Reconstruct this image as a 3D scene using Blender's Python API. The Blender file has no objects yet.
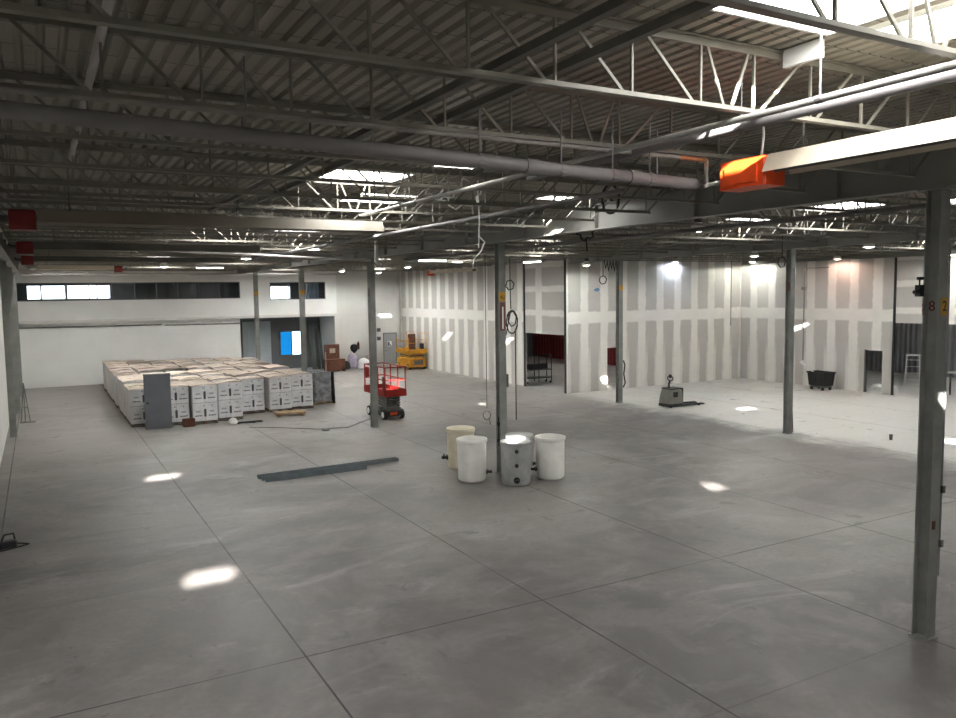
import bpy, math, random
from mathutils import Vector, Matrix
random.seed(7)
SC = bpy.context.scene
COL = SC.collection
PI = math.pi

# ------------------------------------------------------------------ camera
FPX, PITCH, YAW, ROLL, CAMH = 789.96, math.radians(4.8256), math.radians(29.05), math.radians(-0.767), 5.0
_cy, _sy = math.cos(YAW), math.sin(YAW)
FW = Vector((_sy*math.cos(PITCH), _cy*math.cos(PITCH), -math.sin(PITCH)))
_rt = Vector((_cy, -_sy, 0)); _up = _rt.cross(FW)
RT = _rt*math.cos(ROLL)+_up*math.sin(ROLL); UP = -_rt*math.sin(ROLL)+_up*math.cos(ROLL)
cam_d = bpy.data.cameras.new('camera'); cam = bpy.data.objects.new('camera', cam_d); COL.objects.link(cam)
cam_d.sensor_width = 36; cam_d.lens = FPX*36/956; cam_d.clip_end = 300
M = Matrix((RT, UP, -FW)).transposed().to_4x4(); M.translation = Vector((0, 0, CAMH))
cam.matrix_world = M
SC.camera = cam

def ray(px, py):
    return FW*FPX+RT*(px-478)-UP*(py-359)
def at_y(px, py, Y):
    d = ray(px, py); p = d*(Y/d.y); return (p.x, p.y, p.z+CAMH)
def at_z(px, py, z):
    d = ray(px, py); p = d*((z-CAMH)/d.z); return (p.x, p.y, z)

# ------------------------------------------------------------------ materials
def lin(c):
    return tuple((v/12.92 if v <= .04045 else ((v+.055)/1.055)**2.4) for v in (x/255 for x in c))
class NT:
    def __init__(s, name):
        s.m = bpy.data.materials.new(name); s.m.use_nodes = True
        s.t = s.m.node_tree; s.t.nodes.clear()
        s.out = s.t.nodes.new('ShaderNodeOutputMaterial')
    def n(s, typ, **k):
        o = s.t.nodes.new('ShaderNode'+typ)
        for a, v in k.items(): setattr(o, a, v)
        return o
    def l(s, a, b): s.t.links.new(a, b)
    def math(s, op, a, b=None, c=None):
        o = s.n('Math', operation=op)
        for i, v in enumerate((a, b, c)):
            if v is None: continue
            if isinstance(v, (int, float)): o.inputs[i].default_value = v
            else: s.l(v, o.inputs[i])
        return o.outputs[0]
    def coord(s):
        tc = s.n('TexCoord'); return tc.outputs['Object']
    def xyz(s):
        sp = s.n('SeparateXYZ'); s.l(s.coord(), sp.inputs[0]); return sp.outputs
    def noise(s, scale, detail=4, rough=.55, vec=None, dist=0):
        o = s.n('TexNoise'); o.inputs['Scale'].default_value = scale; o.inputs['Detail'].default_value = detail
        o.inputs['Roughness'].default_value = rough; o.inputs['Distortion'].default_value = dist
        s.l(vec if vec is not None else s.coord(), o.inputs['Vector']); return o.outputs['Fac']
    def ramp(s, fac, lo, hi, a=0., b=1.):
        o = s.n('MapRange'); o.interpolation_type = 'SMOOTHSTEP'
        s.l(fac, o.inputs[0]); o.inputs[1].default_value = lo; o.inputs[2].default_value = hi
        o.inputs[3].default_value = a; o.inputs[4].default_value = b; return o.outputs[0]
    def mix(s, fac, a, b, blend='MIX'):
        o = s.n('MixRGB', blend_type=blend)
        for i, v in enumerate((fac, a, b)):
            if isinstance(v, (int, float)): o.inputs[i].default_value = v
            elif isinstance(v, tuple): o.inputs[i].default_value = (*v[:3], 1)
            else: s.l(v, o.inputs[i])
        return o.outputs[0]
    def bsdf(s, col, rough=.6, metal=0., spec=.5):
        b = s.n('BsdfPrincipled')
        for key, v in (('Base Color', col), ('Roughness', rough), ('Metallic', metal), ('Specular IOR Level', spec)):
            if isinstance(v, tuple): b.inputs[key].default_value = (*v[:3], 1)
            elif isinstance(v, (int, float)): b.inputs[key].default_value = v
            else: s.l(v, b.inputs[key])
        s.l(b.outputs[0], s.out.inputs[0]); return b
    def box(s, c, lo, hi, soft=.004):
        return s.math('MULTIPLY', s.ramp(c, lo-soft, lo+soft), s.ramp(c, hi-soft, hi+soft, 1, 0))

MATS = {}
def paint(name, rgb, rough=.6, metal=0., var=.12, scale=3., spec=.4):
    if name in MATS: return MATS[name]
    t = NT(name); c = lin(rgb)
    f = t.ramp(t.noise(scale), .3, .7)
    col = t.mix(f, tuple(v*(1-var) for v in c), tuple(min(1, v*(1+var)) for v in c))
    t.bsdf(col, rough, metal, spec); MATS[name] = t.m; return t.m
def glow(name, rgb, strength):
    if name in MATS: return MATS[name]
    t = NT(name); e = t.n('Emission')
    f = t.ramp(t.noise(.8), .2, .8, .9, 1.1)
    e.inputs[0].default_value = (*lin(rgb), 1); t.l(t.math('MULTIPLY', f, strength), e.inputs[1])
    t.l(e.outputs[0], t.out.inputs[0]); MATS[name] = t.m; return t.m

SKY_STRENGTH = 17.0
def m_lens(clear=((-.42, .42, -.32, .32),), name='sun_patch_skylight'):  # glowing pane; its clear rectangles are invented to shape the sun patches
    t = NT(name); e = t.n('Emission'); e.inputs[0].default_value = (1, .985, .965, 1)
    t.l(t.math('MULTIPLY', t.ramp(t.noise(.6), .2, .8, .95, 1.05), SKY_STRENGTH), e.inputs[1])
    if clear:
        X, Y, Z = t.xyz()
        mask = None
        for a, b, c, d in clear:
            q = t.math('MULTIPLY', t.box(X, a, b, .02), t.box(Y, c, d, .02)); mask = q if mask is None else t.math('MAXIMUM', mask, q)
        tr = t.n('BsdfTransparent'); mx = t.n('MixShader'); t.l(t.math('SUBTRACT', 1.0, t.math('MULTIPLY', mask, .7)), mx.inputs[0])
        t.l(tr.outputs[0], mx.inputs[1]); t.l(e.outputs[0], mx.inputs[2]); t.l(mx.outputs[0], t.out.inputs[0])
    else: t.l(e.outputs[0], t.out.inputs[0])
    return t.m
def m_glass(name, tint=(1, 1, 1), refl=.1):
    t = NT(name); tr = t.n('BsdfTransparent'); tr.inputs[0].default_value = (*tint, 1)
    g = t.n('BsdfGlossy'); g.inputs['Roughness'].default_value = .05
    g.inputs[0].default_value = (.8, .85, .9, 1)
    mx = t.n('MixShader'); t.l(t.ramp(t.noise(2), .2, .8, refl*.9, refl*1.1), mx.inputs[0])
    t.l(tr.outputs[0], mx.inputs[1]); t.l(g.outputs[0], mx.inputs[2]); t.l(mx.outputs[0], t.out.inputs[0]); return t.m

def m_floor():
    t = NT('concrete_floor'); X, Y, Z = t.xyz()
    big = t.noise(.15, 5, .62, dist=.8); mid = t.noise(.62, 7, .66, dist=.5); fine = t.noise(9, 5, .7)
    mp = t.n('Mapping'); mp.inputs['Scale'].default_value = (.55, 1.25, 1); mp.inputs['Rotation'].default_value = (0, 0, .9)
    t.l(t.coord(), mp.inputs[0]); streak = t.noise(.55, 7, .66, vec=mp.outputs[0], dist=.9)
    base = t.mix(t.ramp(big, .36, .64), lin((88, 84, 81)), lin((126, 122, 118)))
    base = t.mix(t.ramp(mid, .44, .62, 0, .55), base, lin((136, 132, 129)))
    base = t.mix(t.ramp(streak, .53, .70, 0, .5), base, lin((156, 153, 150)))
    base = t.mix(t.ramp(t.noise(.38, 6, .6, dist=.4), .55, .7, 0, .45), base, lin((92, 84, 81)))
    base = t.mix(t.ramp(fine, .3, .7, 0, .3), base, lin((92, 88, 85)))
    # drywall dust trodden over the bay beside the new walls
    wob = t.math('MULTIPLY', t.math('SUBTRACT', mid, .5), 4.0)
    d = t.ramp(t.math('ADD', X, wob), 21.3, 23.4, 0, .8)
    base = t.mix(d, base, lin((216, 215, 210)))
    d2 = t.math('MULTIPLY', t.ramp(t.math('ADD', Y, wob), 22, 33, 0, .5), t.ramp(mid, .3, .6, .5, 1))
    base = t.mix(d2, base, lin((172, 168, 162)))
    # stains
    st = t.ramp(t.noise(1.35, 3, .5, dist=.8), .665, .70, 0, .55)
    base = t.mix(st, base, lin((88, 86, 84)))
    sp = t.ramp(t.noise(3.6, 2, .5), .70, .73, 0, .5)
    base = t.mix(sp, base, lin((84, 82, 80)))
    # saw-cut joints
    def joint(c, off, w):
        f = t.math('MODULO', t.math('ADD', c, -off+392.0+3.92/2), 3.92)
        return t.ramp(t.math('ABSOLUTE', t.math('SUBTRACT', f, 1.96)), w*.6, w*1.6, 1, 0)
    jm = t.math('MAXIMUM', joint(X, 3.0, .013), t.math('MULTIPLY', joint(Y, 10.42, .013), t.ramp(t.math('ABSOLUTE', t.math('SUBTRACT', Y, 10.42)), 1, 2, .9, .3)))
    jm = t.math('MULTIPLY', jm, t.ramp(t.noise(.45, 3), .34, .52, .45, 1))
    base = t.mix(jm, base, lin((40, 38, 37)))
    rg = t.ramp(mid, .3, .7, .42, .6)
    b = t.bsdf(base, rg, 0, .32)
    bp = t.n('Bump'); bp.inputs['Strength'].default_value = .12; bp.inputs['Distance'].default_value = .01
    t.l(fine, bp.inputs['Height']); t.l(bp.outputs[0], b.inputs['Normal'])
    return t.m

def m_drywall(name, axis, off=0., board=(188, 185, 180), horiz=False):
    t = NT(name); X, Y, Z = t.xyz(); U = (X, Y)[axis]
    w1 = t.math('MULTIPLY', t.math('SUBTRACT', t.noise(.9, 4, .6), .5), .16)
    w2 = t.math('MULTIPLY', t.math('SUBTRACT', t.noise(3.5, 3, .6), .5), .10)
    wob = t.math('ADD', w1, w2)
    def seam(c, pitch, o, hw, soft=.05):
        f = t.math('MODULO', t.math('ADD', t.math('ADD', c, wob), 122*pitch-o+pitch/2), pitch)
        return t.ramp(t.math('ABSOLUTE', t.math('SUBTRACT', f, pitch/2)), hw-soft, hw+soft, 1, 0)
    if horiz:
        s = t.math('MAXIMUM', seam(Z, 1.22, .25, .15), seam(U, 3.66, off, .30))
    else:
        v = seam(U, 1.22, off, .24)
        low = t.math('MULTIPLY', seam(U, 1.22, off+.02, .36), t.ramp(Z, 1.2, 2.6, .75, 0))
        band = t.ramp(t.math('ABSOLUTE', t.math('SUBTRACT', t.math('ADD', Z, wob), 3.68)), .24, .34, 1, 0)
        s = t.math('MAXIMUM', t.math('MAXIMUM', v, low), band)
    s = t.math('MULTIPLY', s, t.ramp(t.noise(1.7, 4), .2, .6, .8, 1))
    c = t.mix(s, t.mix(t.ramp(t.noise(.5), .3, .7), tuple(v*.93 for v in lin(board)), lin(board)), lin((226, 224, 218)))
    t.bsdf(c, .8, 0, .2); return t.m

def m_carton():
    t = NT('printed_carton'); X, Y, Z = t.xyz()
    geo = t.n('NewGeometry'); sn = t.n('SeparateXYZ'); t.l(geo.outputs['Normal'], sn.inputs[0])
    front = t.ramp(t.math('ABSOLUTE', sn.outputs[1]), .4, .6)
    oi = t.n('ObjectInfo')
    base = t.mix(t.ramp(t.noise(2.2), .3, .7), lin((206, 208, 212)), lin((230, 231, 234)))
    base = t.mix(t.math('MULTIPLY', oi.outputs['Random'], .3), base, lin((176, 170, 166)))
    m = None
    for z0 in (.16, .85):
        slot = t.math('MULTIPLY', t.box(X, -.045, .045), t.box(Z, z0+.12, z0+.42))
        line = t.math('MULTIPLY', t.math('MAXIMUM', t.box(X, -.42, -.12), t.box(X, .12, .42)), t.box(Z, z0+.14, z0+.19))
        line = t.math('MULTIPLY', line, t.ramp(t.noise(38, 1), .42, .5))
        logo = t.math('MULTIPLY', t.math('MAXIMUM', t.box(X, -.36, -.18, .02), t.box(X, .18, .36, .02)), t.box(Z, z0+.30, z0+.36, .02))
        logo = t.math('MULTIPLY', logo, .55)
        dots = t.math('MULTIPLY', t.math('MAXIMUM', t.box(X, -.08, -.03), t.box(X, .25, .3)), t.box(Z, z0+.53, z0+.575))
        seam = t.math('MULTIPLY', t.box(Z, z0+.655, z0+.675), .6)
        for q in (slot, line, logo, t.math('MULTIPLY', dots, .8), seam):
            m = q if m is None else t.math('MAXIMUM', m, q)
    vs = t.math('MULTIPLY', t.box(X, -.012, .012), .35)
    m = t.math('MULTIPLY', t.math('MAXIMUM', m, vs), front)
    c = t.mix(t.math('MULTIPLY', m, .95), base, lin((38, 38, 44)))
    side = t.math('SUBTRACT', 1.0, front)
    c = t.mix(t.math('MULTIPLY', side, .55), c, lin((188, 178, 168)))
    b = t.bsdf(c, .35, 0, .5); return t.m

def m_corr(name, rgb, pitch, axis):
    t = NT(name); xyz = t.xyz(); U = xyz[axis]
    s = t.math('SINE', t.math('MULTIPLY', U, 2*PI/pitch))
    c = t.mix(t.ramp(s, .55, .95, 0, .5), lin(rgb), tuple(v*.45 for v in lin(rgb)))
    b = t.bsdf(c, .5, 0, .4); bp = t.n('Bump'); bp.inputs['Distance'].default_value = .03
    t.l(s, bp.inputs['Height']); t.l(bp.outputs[0], b.inputs['Normal']); return t.m

def m_deck():
    t = NT('painted_metal_deck'); X, Y, Z = t.xyz()
    f = t.math('MODULO', t.math('ADD', Y, 174-3.02), .58)
    ln = t.ramp(t.math('ABSOLUTE', t.math('SUBTRACT', f, .29)), .007, .012, 1, 0)
    low = t.ramp(Z, 7.005, 7.015, 1, 0)
    c = t.mix(t.ramp(t.noise(.7, 5), .3, .7), lin((148, 144, 132)), lin((168, 164, 152)))
    c = t.mix(t.math('MULTIPLY', t.math('MULTIPLY', ln, low), .7), c, lin((60, 58, 56)))
    t.bsdf(c, .55, 0, .3); return t.m

FLOOR = m_floor()
DECK = m_deck()
STEEL = paint('grey_primed_steel', (150, 150, 145), .5, 0, .12, 2)
JOIST = paint('pale_painted_joist_steel', (132, 129, 119), .5, 0, .1, 2)
DARKSTEEL = paint('dark_steel', (92, 92, 90), .5, .2, .15, 3)
GIRD = paint('girder_grey_paint', (140, 139, 134), .5, 0, .1, 1)
COLUMN = paint('column_grey_paint', (128, 130, 126), .5, 0, .14, 2.5)
BLACK = paint('black_plastic', (30, 30, 31), .5)
RUBBER = paint('black_rubber', (36, 36, 36), .8)
WHITE = paint('white_wall_paint', (222, 222, 219), .7, 0, .04, .4, .2)
OFFW = paint('off_white_wall', (206, 205, 200), .7, 0, .05, .4, .2)
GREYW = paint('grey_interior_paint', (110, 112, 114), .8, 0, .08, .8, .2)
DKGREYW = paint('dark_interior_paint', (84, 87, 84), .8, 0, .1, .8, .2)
RED = paint('red_machine_paint', (150, 34, 26), .45, 0, .15, 4)
DKRED = paint('dark_red_enamel', (112, 22, 18), .45, 0, .12, 5)
ORANGERED = paint('orange_red_sunlit_enamel', (238, 84, 34), .45, 0, .12, 5)  # red brightened to put sunlight on the near burner box into its colour
YEL = paint('yellow_machine_paint', (190, 132, 34), .5, 0, .18, 4)
SHADEDHOOD = paint('shaded_reflector_metal', (140, 134, 122), .4, .1, .06, 1.5)  # cream metal darkened, the hood's shade is put into its colour
CREAM = paint('cream_reflector_metal', (212, 202, 182), .4, .1, .05, 1.5)
DULLHOOD = paint('dull_reflector_metal', (120, 118, 112), .5, .2, .1, 1.5)
GREYPIPE = paint('grey_pipe_paint', (128, 125, 125), .45, 0, .1, 2)
PALEPIPE = paint('pale_pipe_paint', (188, 186, 182), .45, 0, .1, 2)
RUSTPIPE = paint('faded_gas_pipe_paint', (150, 146, 140), .5, 0, .2, 3)
WOOD = paint('bare_timber', (176, 152, 118), .7, 0, .2, 6)
BROWNWOOD = paint('brown_timber', (92, 56, 38), .6, 0, .25, 4)
CARD = paint('tan_cardboard', (178, 164, 150), .8, 0, .1, 2.5)
CARTON = m_carton()
WRAPDARK = paint('grey_stretch_wrap', (140, 142, 146), .25, .1, .35, 5, .6)
TANKW = paint('white_polyethylene', (242, 242, 236), .45, 0, .05, 3)
TANKG = paint('greyed_polyethylene', (166, 168, 166), .45, 0, .16, 4)
TANKY = paint('yellowed_polyethylene', (214, 206, 182), .5, 0, .07, 3)
SLATE = paint('slate_painted_steel', (102, 111, 115), .5, .1, .15, 4)
DOORG = paint('grey_door_paint', (104, 107, 113), .45, 0, .06, 2)
DOORG2 = paint('pale_grey_door_paint', (150, 152, 152), .5, 0, .05, 2)
TAGY = paint('yellow_tag_paint', (186, 136, 24), .5, 0, .1, 8)
TAGR = paint('red_lettering_paint', (96, 22, 12), .5, 0, .1, 8)
TAGBACK = paint('brown_label_paint', (104, 84, 74), .5, 0, .1, 8)
MAROON = m_corr('maroon_metal_panel', (140, 52, 52), .4, 1)
GREYCORR = m_corr('grey_ribbed_panel', (150, 152, 155), .3, 1)
LENS = m_lens(); LENSOPAL = m_lens((), 'opal_skylight'); LENSSMALL = m_lens(((-.29, .29, -.28, .28),), 'small_sun_patch_skylight')  # clear windows cut to sun-patch size; opal panes glow but pass no sun
LENSBIG = m_lens(((-.58, -.08, -.2, .35), (.1, .3, -.25, .32)), 'double_sun_patch_skylight')  # invented clear strips that send sun onto the tanks and burner box
GLASS = m_glass('office_glass', (.75, .78, .8), .08)
OUTGLOW = glow('daylit_outside', (245, 250, 255), 7)
BLUEGLOW = glow('blue_daylight', (24, 128, 200), .8)
BLUEWHITE = glow('pale_blue_daylight', (190, 230, 255), 3.2)
LAMPW = glow('white_lamp', (255, 252, 244), 14)
LAMPB = glow('cool_lamp', (215, 225, 255), 14)
LAMPP = glow('pinkish_lamp', (255, 205, 185), 10)
WHITEPLAIN = paint('white_plastic', (230, 230, 228), .5, 0, .04, 3)
CURB = paint('white_curb_liner', (226, 226, 222), .6, 0, .03, 2)
PURPLE = paint('pale_purple_fabric', (170, 160, 176), .8, 0, .15, 6)

# ------------------------------------------------------------------ mesh builder
class MB:
    def __init__(s): s.v = []; s.f = []
    def add(s, vs, fs):
        b = len(s.v); s.v += [tuple(v) for v in vs]; s.f += [tuple(i+b for i in f) for f in fs]; return s
    def box(s, x0, x1, y0, y1, z0, z1):
        return s.add([(x0,y0,z0),(x1,y0,z0),(x1,y1,z0),(x0,y1,z0),(x0,y0,z1),(x1,y0,z1),(x1,y1,z1),(x0,y1,z1)],
                     [(0,3,2,1),(4,5,6,7),(0,1,5,4),(1,2,6,5),(2,3,7,6),(3,0,4,7)])
    def bbox(s, x0, x1, y0, y1, z0, z1, b=.02):
        """box with chamfered vertical edges and top edges"""
        o = [(x0+b,y0),(x1-b,y0),(x1,y0+b),(x1,y1-b),(x1-b,y1),(x0+b,y1),(x0,y1-b),(x0,y0+b)]
        cx, cy = (x0+x1)/2, (y0+y1)/2
        i = [(x+(b if x < cx else -b), y+(b if y < cy else -b)) for x, y in o]
        return s.rings([[(x,y,z0) for x, y in o], [(x,y,z1-b) for x, y in o], [(x,y,z1) for x, y in i]])
    def rings(s, rs, caps=True, closed=False):
        n = len(rs[0]); vs = [p for r in rs for p in r]; fs = []
        R = len(rs)
        for k in range(R if closed else R-1):
            a, b = k*n, ((k+1) % R)*n
            for i in range(n):
                j = (i+1) % n; fs.append((a+i, a+j, b+j, b+i))
        if caps and not closed:
            fs.append(tuple(reversed(range(n)))); fs.append(tuple(range((R-1)*n, R*n)))
        return s.add(vs, fs)
    def bar(s, p, q, w, h=None, up=(0, 0, 1)):
        h = h or w; p = Vector(p); q = Vector(q); d = (q-p).normalized(); u = Vector(up)
        if abs(d.dot(u)) > .98: u = Vector((0, 1, 0))
        r = d.cross(u).normalized(); u = r.cross(d)
        o = [r*w/2*a+u*h/2*b for a, b in ((-1,-1),(1,-1),(1,1),(-1,1))]
        return s.rings([[p+k for k in o], [q+k for k in o]])
    def tube(s, pts, r, n=8):
        pts = [Vector(p) for p in pts]; rs = []
        prev = None
        for i, p in enumerate(pts):
            a = pts[max(0, i-1)]; b = pts[min(len(pts)-1, i+1)]; d = (b-a).normalized()
            if prev is None:
                u = Vector((0, 0, 1)) if abs(d.z) < .9 else Vector((1, 0, 0))
                u = (u-d*u.dot(d)).normalized()
            else:
                u = prev-d*prev.dot(d)
                u = u.normalized() if u.length > 1e-6 else d.orthogonal().normalized()
            prev = u; w = d.cross(u)
            rr = r[i] if isinstance(r, (list, tuple)) else r
            rs.append([p+(u*math.cos(t)+w*math.sin(t))*rr for t in (2*PI*k/n for k in range(n))])
        return s.rings(rs)
    def lathe(s, prof, c=(0, 0, 0), n=28, caps=True):
        rs = [[(c[0]+r*math.cos(2*PI*k/n), c[1]+r*math.sin(2*PI*k/n), c[2]+z) for k in range(n)] for r, z in prof]
        return s.rings(rs, caps)
    def cyl(s, p, q, r, n=14): return s.tube([p, q], r, n)
    def prism(s, poly, axis, a, b):
        """poly in the two other axes, extruded along axis"""
        def mk(u, v, w): return {'x': (w, u, v), 'y': (u, w, v), 'z': (u, v, w)}[axis]
        return s.rings([[mk(u, v, a) for u, v in poly], [mk(u, v, b) for u, v in poly]])
    def build(s, name, mat, parent=None, smooth=False):
        me = bpy.data.meshes.new(name); me.from_pydata(s.v, [], s.f); me.validate(); 
        import bmesh
        bm = bmesh.new(); bm.from_mesh(me); bmesh.ops.recalc_face_normals(bm, faces=bm.faces); bm.to_mesh(me); bm.free()
        me.materials.append(mat)
        if smooth:
            for p in me.polygons: p.use_smooth = True
            try: me.set_sharp_from_angle(angle=math.radians(40))
            except Exception: pass
        o = bpy.data.objects.new(name, me); COL.objects.link(o)
        if parent is not None: o.parent = parent
        return o

def tag(o, label, cat, group=None, kind='thing'):
    o['label'] = label; o['category'] = cat
    if group: o['group'] = group
    if kind: o['kind'] = kind
    return o
def thing(name, label, cat, loc=(0, 0, 0), rz=0., group=None):
    o = bpy.data.objects.new(name, None); COL.objects.link(o); o.location = loc; o.rotation_euler = (0, 0, rz)
    return tag(o, label, cat, group)
def struct(o): o['kind'] = 'structure'; return o
def copy_tree(o, parent=None):
    c = o.copy(); COL.objects.link(c)
    if parent is not None: c.parent = parent
    for ch in list(o.children): copy_tree(ch, c)
    return c
def text(s, name, mat, parent, loc, rot, size, ext=.003, align='CENTER'):
    cu = bpy.data.curves.new(name, 'FONT'); cu.body = s; cu.size = size; cu.extrude = ext; cu.align_x = align; cu.align_y = 'CENTER'
    tmp = bpy.data.objects.new('tmp', cu); me = bpy.data.meshes.new_from_object(tmp); bpy.data.objects.remove(tmp)
    me.materials.clear(); me.materials.append(mat); o = bpy.data.objects.new(name, me); COL.objects.link(o)
    o.parent = parent; o.location = loc; o.rotation_euler = rot; return o
ORD = ['first', 'second', 'third', 'fourth', 'fifth', 'sixth', 'seventh', 'eighth', 'ninth', 'tenth', 'eleventh', 'twelfth', 'thirteenth', 'fourteenth',
       'fifteenth', 'sixteenth', 'seventeenth', 'eighteenth', 'nineteenth', 'twentieth', 'twenty-first', 'twenty-second', 'twenty-third', 'twenty-fourth',
       'twenty-fifth', 'twenty-sixth', 'twenty-seventh', 'twenty-eighth', 'twenty-ninth', 'thirtieth']

# ------------------------------------------------------------------ shell
DZ = 7.0                     # underside of the deck
struct(MB().box(-9, 47, -5, 58, -.2, 0).build('floor', FLOOR))

# skylight openings: (x0, x1, y0, y1)
def sq(x, y, w=1.4, l=1.5): return (x-w/2, x+w/2, y-l/2, y+l/2)
SKY = [((4.25, 5.6, 2.55, 4.3), 'large skylight above the radiant heater with the orange box'),
       ((5.8, 6.6, 2.2, 4.2), 'narrower skylight next to the large one over the near heater hood'),
       (sq(5.0, 13.1), 'skylight above the bright end of the long cream heater hood'),
       (sq(6.4, 15.75, 1.3, 1.4), 'skylight just behind the one over the cream heater hood'),
       (sq(7.2, 24.3), 'skylight ahead of the red scissor lift'),
       (sq(4.5, 21.9, 1.5, 1.2), 'skylight over the second heater hood from the camera'),
       (sq(17.5, 12.8), 'skylight in the middle bay before the pair of tank columns'),
       (sq(18.1, 15.9), 'skylight in the middle bay beside the white tanks'),
       (sq(18.2, 6.3), 'skylight in the middle bay beyond the column numbered 82'),
       (sq(18.1, -2.24), 'skylight in the middle bay at the camera end'),
       (sq(17.25, 25.6), 'skylight in the middle bay level with the red scissor lift'),
       (sq(17.3, 32.8), 'skylight in the middle bay level with the tall drywall opening'),
       (sq(17.4, 43.0), 'skylight in the middle bay in front of the yellow lift'),
       (sq(29.9, 17.8), 'skylight in the far bay above the pallet truck'),
       (sq(29.7, 7.8), 'skylight in the far bay near the camera end'),
       (sq(-5.04, -2.44), 'skylight in the side bay behind the camera'),
       (sq(7.27, -2.44), 'skylight behind the camera over the main bay'),
       (sq(-4.69, 6.36), 'skylight in the side bay by the big pipe'),
       (sq(-1.75, 9.9, 1.3, 1.4), 'skylight lighting the deck above the near end of the big pipe'),
       (sq(9.9, 13.9, .8, 1.2), 'skylight tight against the girder over the tanks'),
       (sq(3.2, 33.4), 'added skylight over the front corner of the wrapped pallets'),  # unseen, added to brighten the back of the hall
       (sq(8.2, 36.6), 'added skylight over the middle of the wrapped pallets'),  # unseen, added for more light over the pallets
       (sq(5.6, 42.2), 'skylight over the rear rows of wrapped pallets'),
       (sq(1.2, 45.2), 'added skylight beside the west wall close to the office'),  # made-up opening that lifts the light near the office
       (sq(12.8, 45.6), 'added skylight above the recess under the office'),  # made-up opening, added to brighten the office front
       (sq(28.5, 40.0), 'added skylight over the maroon store room'),  # unseen, added only to light the store room
       (sq(39.2, 22.0), 'added skylight over the grey ribbed room'),  # unseen, added to light the room behind the far opening
       ]
P = .152; FL = .04
def build_deck():
    mb = MB(); x = -9.0
    ys0, ys1 = -5.0, 58.0
    while x < 47:
        x1 = x+P
        cuts = sorted((s[2], s[3]) for s, _ in SKY if s[0]-.01 < (x+x1)/2 < s[1]+.01)
        y = ys0; segs = []
        for a, b in cuts: segs.append((y, a)); y = b
        segs.append((y, ys1))
        poly = [(x, DZ+FL), (x+.020, DZ+FL), (x+.042, DZ), (x+.124, DZ), (x+.146, DZ+FL), (x1, DZ+FL), (x1, DZ+.16), (x, DZ+.16)]
        for a, b in segs:
            if b-a > .01: mb.prism(poly, 'y', a, b)
        x = x1
    return struct(mb.build('ceiling', DECK))
build_deck()
for k_, ((x0, x1, y0, y1), lab) in enumerate(SKY):
    t = thing('skylight', lab, 'skylight', ((x0+x1)/2, (y0+y1)/2, DZ), 0, 'roof skylights')
    w, l = (x1-x0)/2, (y1-y0)/2
    m = MB(); k = .03
    for a in ((-w, -w+k, -l, l), (w-k, w, -l, l), (-w+k, w-k, -l, -l+k), (-w+k, w-k, l-k, l)): m.box(*a, -.008, .2)
    m.build('curb', CURB, t)
    MB().bbox(-w+k, w-k, -l+k, l-k, .1, .16, .02).build('acrylic_lens', LENSBIG if k_ == 0 else LENSOPAL if k_ in (1, 2, 5, 6, 18, 20, 21, 22, 23, 24, 25, 26) else LENSSMALL if k_ in (3, 10, 11, 13, 16, 19) else LENS, t)
    if k_ == 0: MB().box(w, w+.05, .93, l+.42, -.15, -.005).build('steel_lip', CURB, t)

# walls
DW_A = m_drywall('taped_drywall_long_wall', 1, .3)
DW_B = m_drywall('taped_drywall_return_wall', 0, .35)
DW_C = m_drywall('taped_drywall_far_wall', 1, .1)
DW_H = m_drywall('taped_drywall_header', 1, 33.9, horiz=True)
DW_H2 = m_drywall('taped_drywall_far_header', 1, 20.0, horiz=True)
XA, XC, YB, YO, YBK = 22.4, 34.35, 31.5, 50.0, 51.6
A0, A1, AH = 31.64, 35.25, 2.85                   # tall opening in the long drywall
m = MB()
m.box(XA, XA+.14, A1, YBK, 0, DZ)
struct(m.build('wall_east', DW_A))
struct(MB().box(XA+.03, XA+.14, A0, A1, AH, DZ).build('wall_east_header', DW_H))
m = MB()
m.box(XA, 24.95, YB, YB+.14, 0, DZ); m.box(25.95, XC, YB, YB+.14, 0, DZ); m.box(24.95, 25.95, YB, YB+.14, 2.12, DZ)
struct(m.build('wall_return', DW_B))
m = MB()
m.box(XC, XC+.14, 23.85, YB+.14, 0, DZ); m.box(XC, XC+.14, 22.45, 22.95, 0, DZ); m.box(XC, XC+.14, 22.95, 23.85, 2.02, DZ)
struct(m.build('wall_far_east', DW_C))
struct(MB().box(XC+.03, XC+.14, 8, 22.45, 3.35, DZ).build('wall_far_east_header', DW_H2))
struct(MB().box(XC, XC+.14, -5, 8, 0, DZ).build('wall_near_east', DW_C))
# black corner posts
for i, (x, y) in enumerate(((XA-.02, A1), (XA-.03, YB+.04), (XC-.02, 22.43))):
    struct(MB().box(x, x+.06, y-.05, y+.05, 0, 6.6).build('trim_%d' % (i+1), BLACK))
struct(MB().box(XC-.012, XC+.15, 23.82, 23.87, 0, 2.05).build('trim_4', DARKSTEEL))
# rooms beyond
struct(MB().box(33.6, 33.7, YB+.14, YBK, 0, DZ).build('wall_maroon', MAROON))
struct(MB().box(XA+.14, XC+10, YBK+.4, YBK+.5, 0, DZ).build('wall_store_back', GREYW))
struct(MB().box(43.6, 43.7, -5, 58, 0, DZ+.2).build('wall_ribbed', GREYCORR))
struct(MB().box(-9, 47, -5.1, -5, 0, DZ+.2).build('wall_behind', OFFW))
struct(MB().box(-9.1, -9, -5, 58, 0, DZ+.2).build('wall_outer_west', OFFW))
struct(MB().box(-1.36, -1.22, 24.5, YO, 0, DZ).build('wall_west', OFFW))
struct(MB().box(-9, -1.15, 24.4, 24.5, 0, DZ).build('wall_west_return', OFFW))
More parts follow.
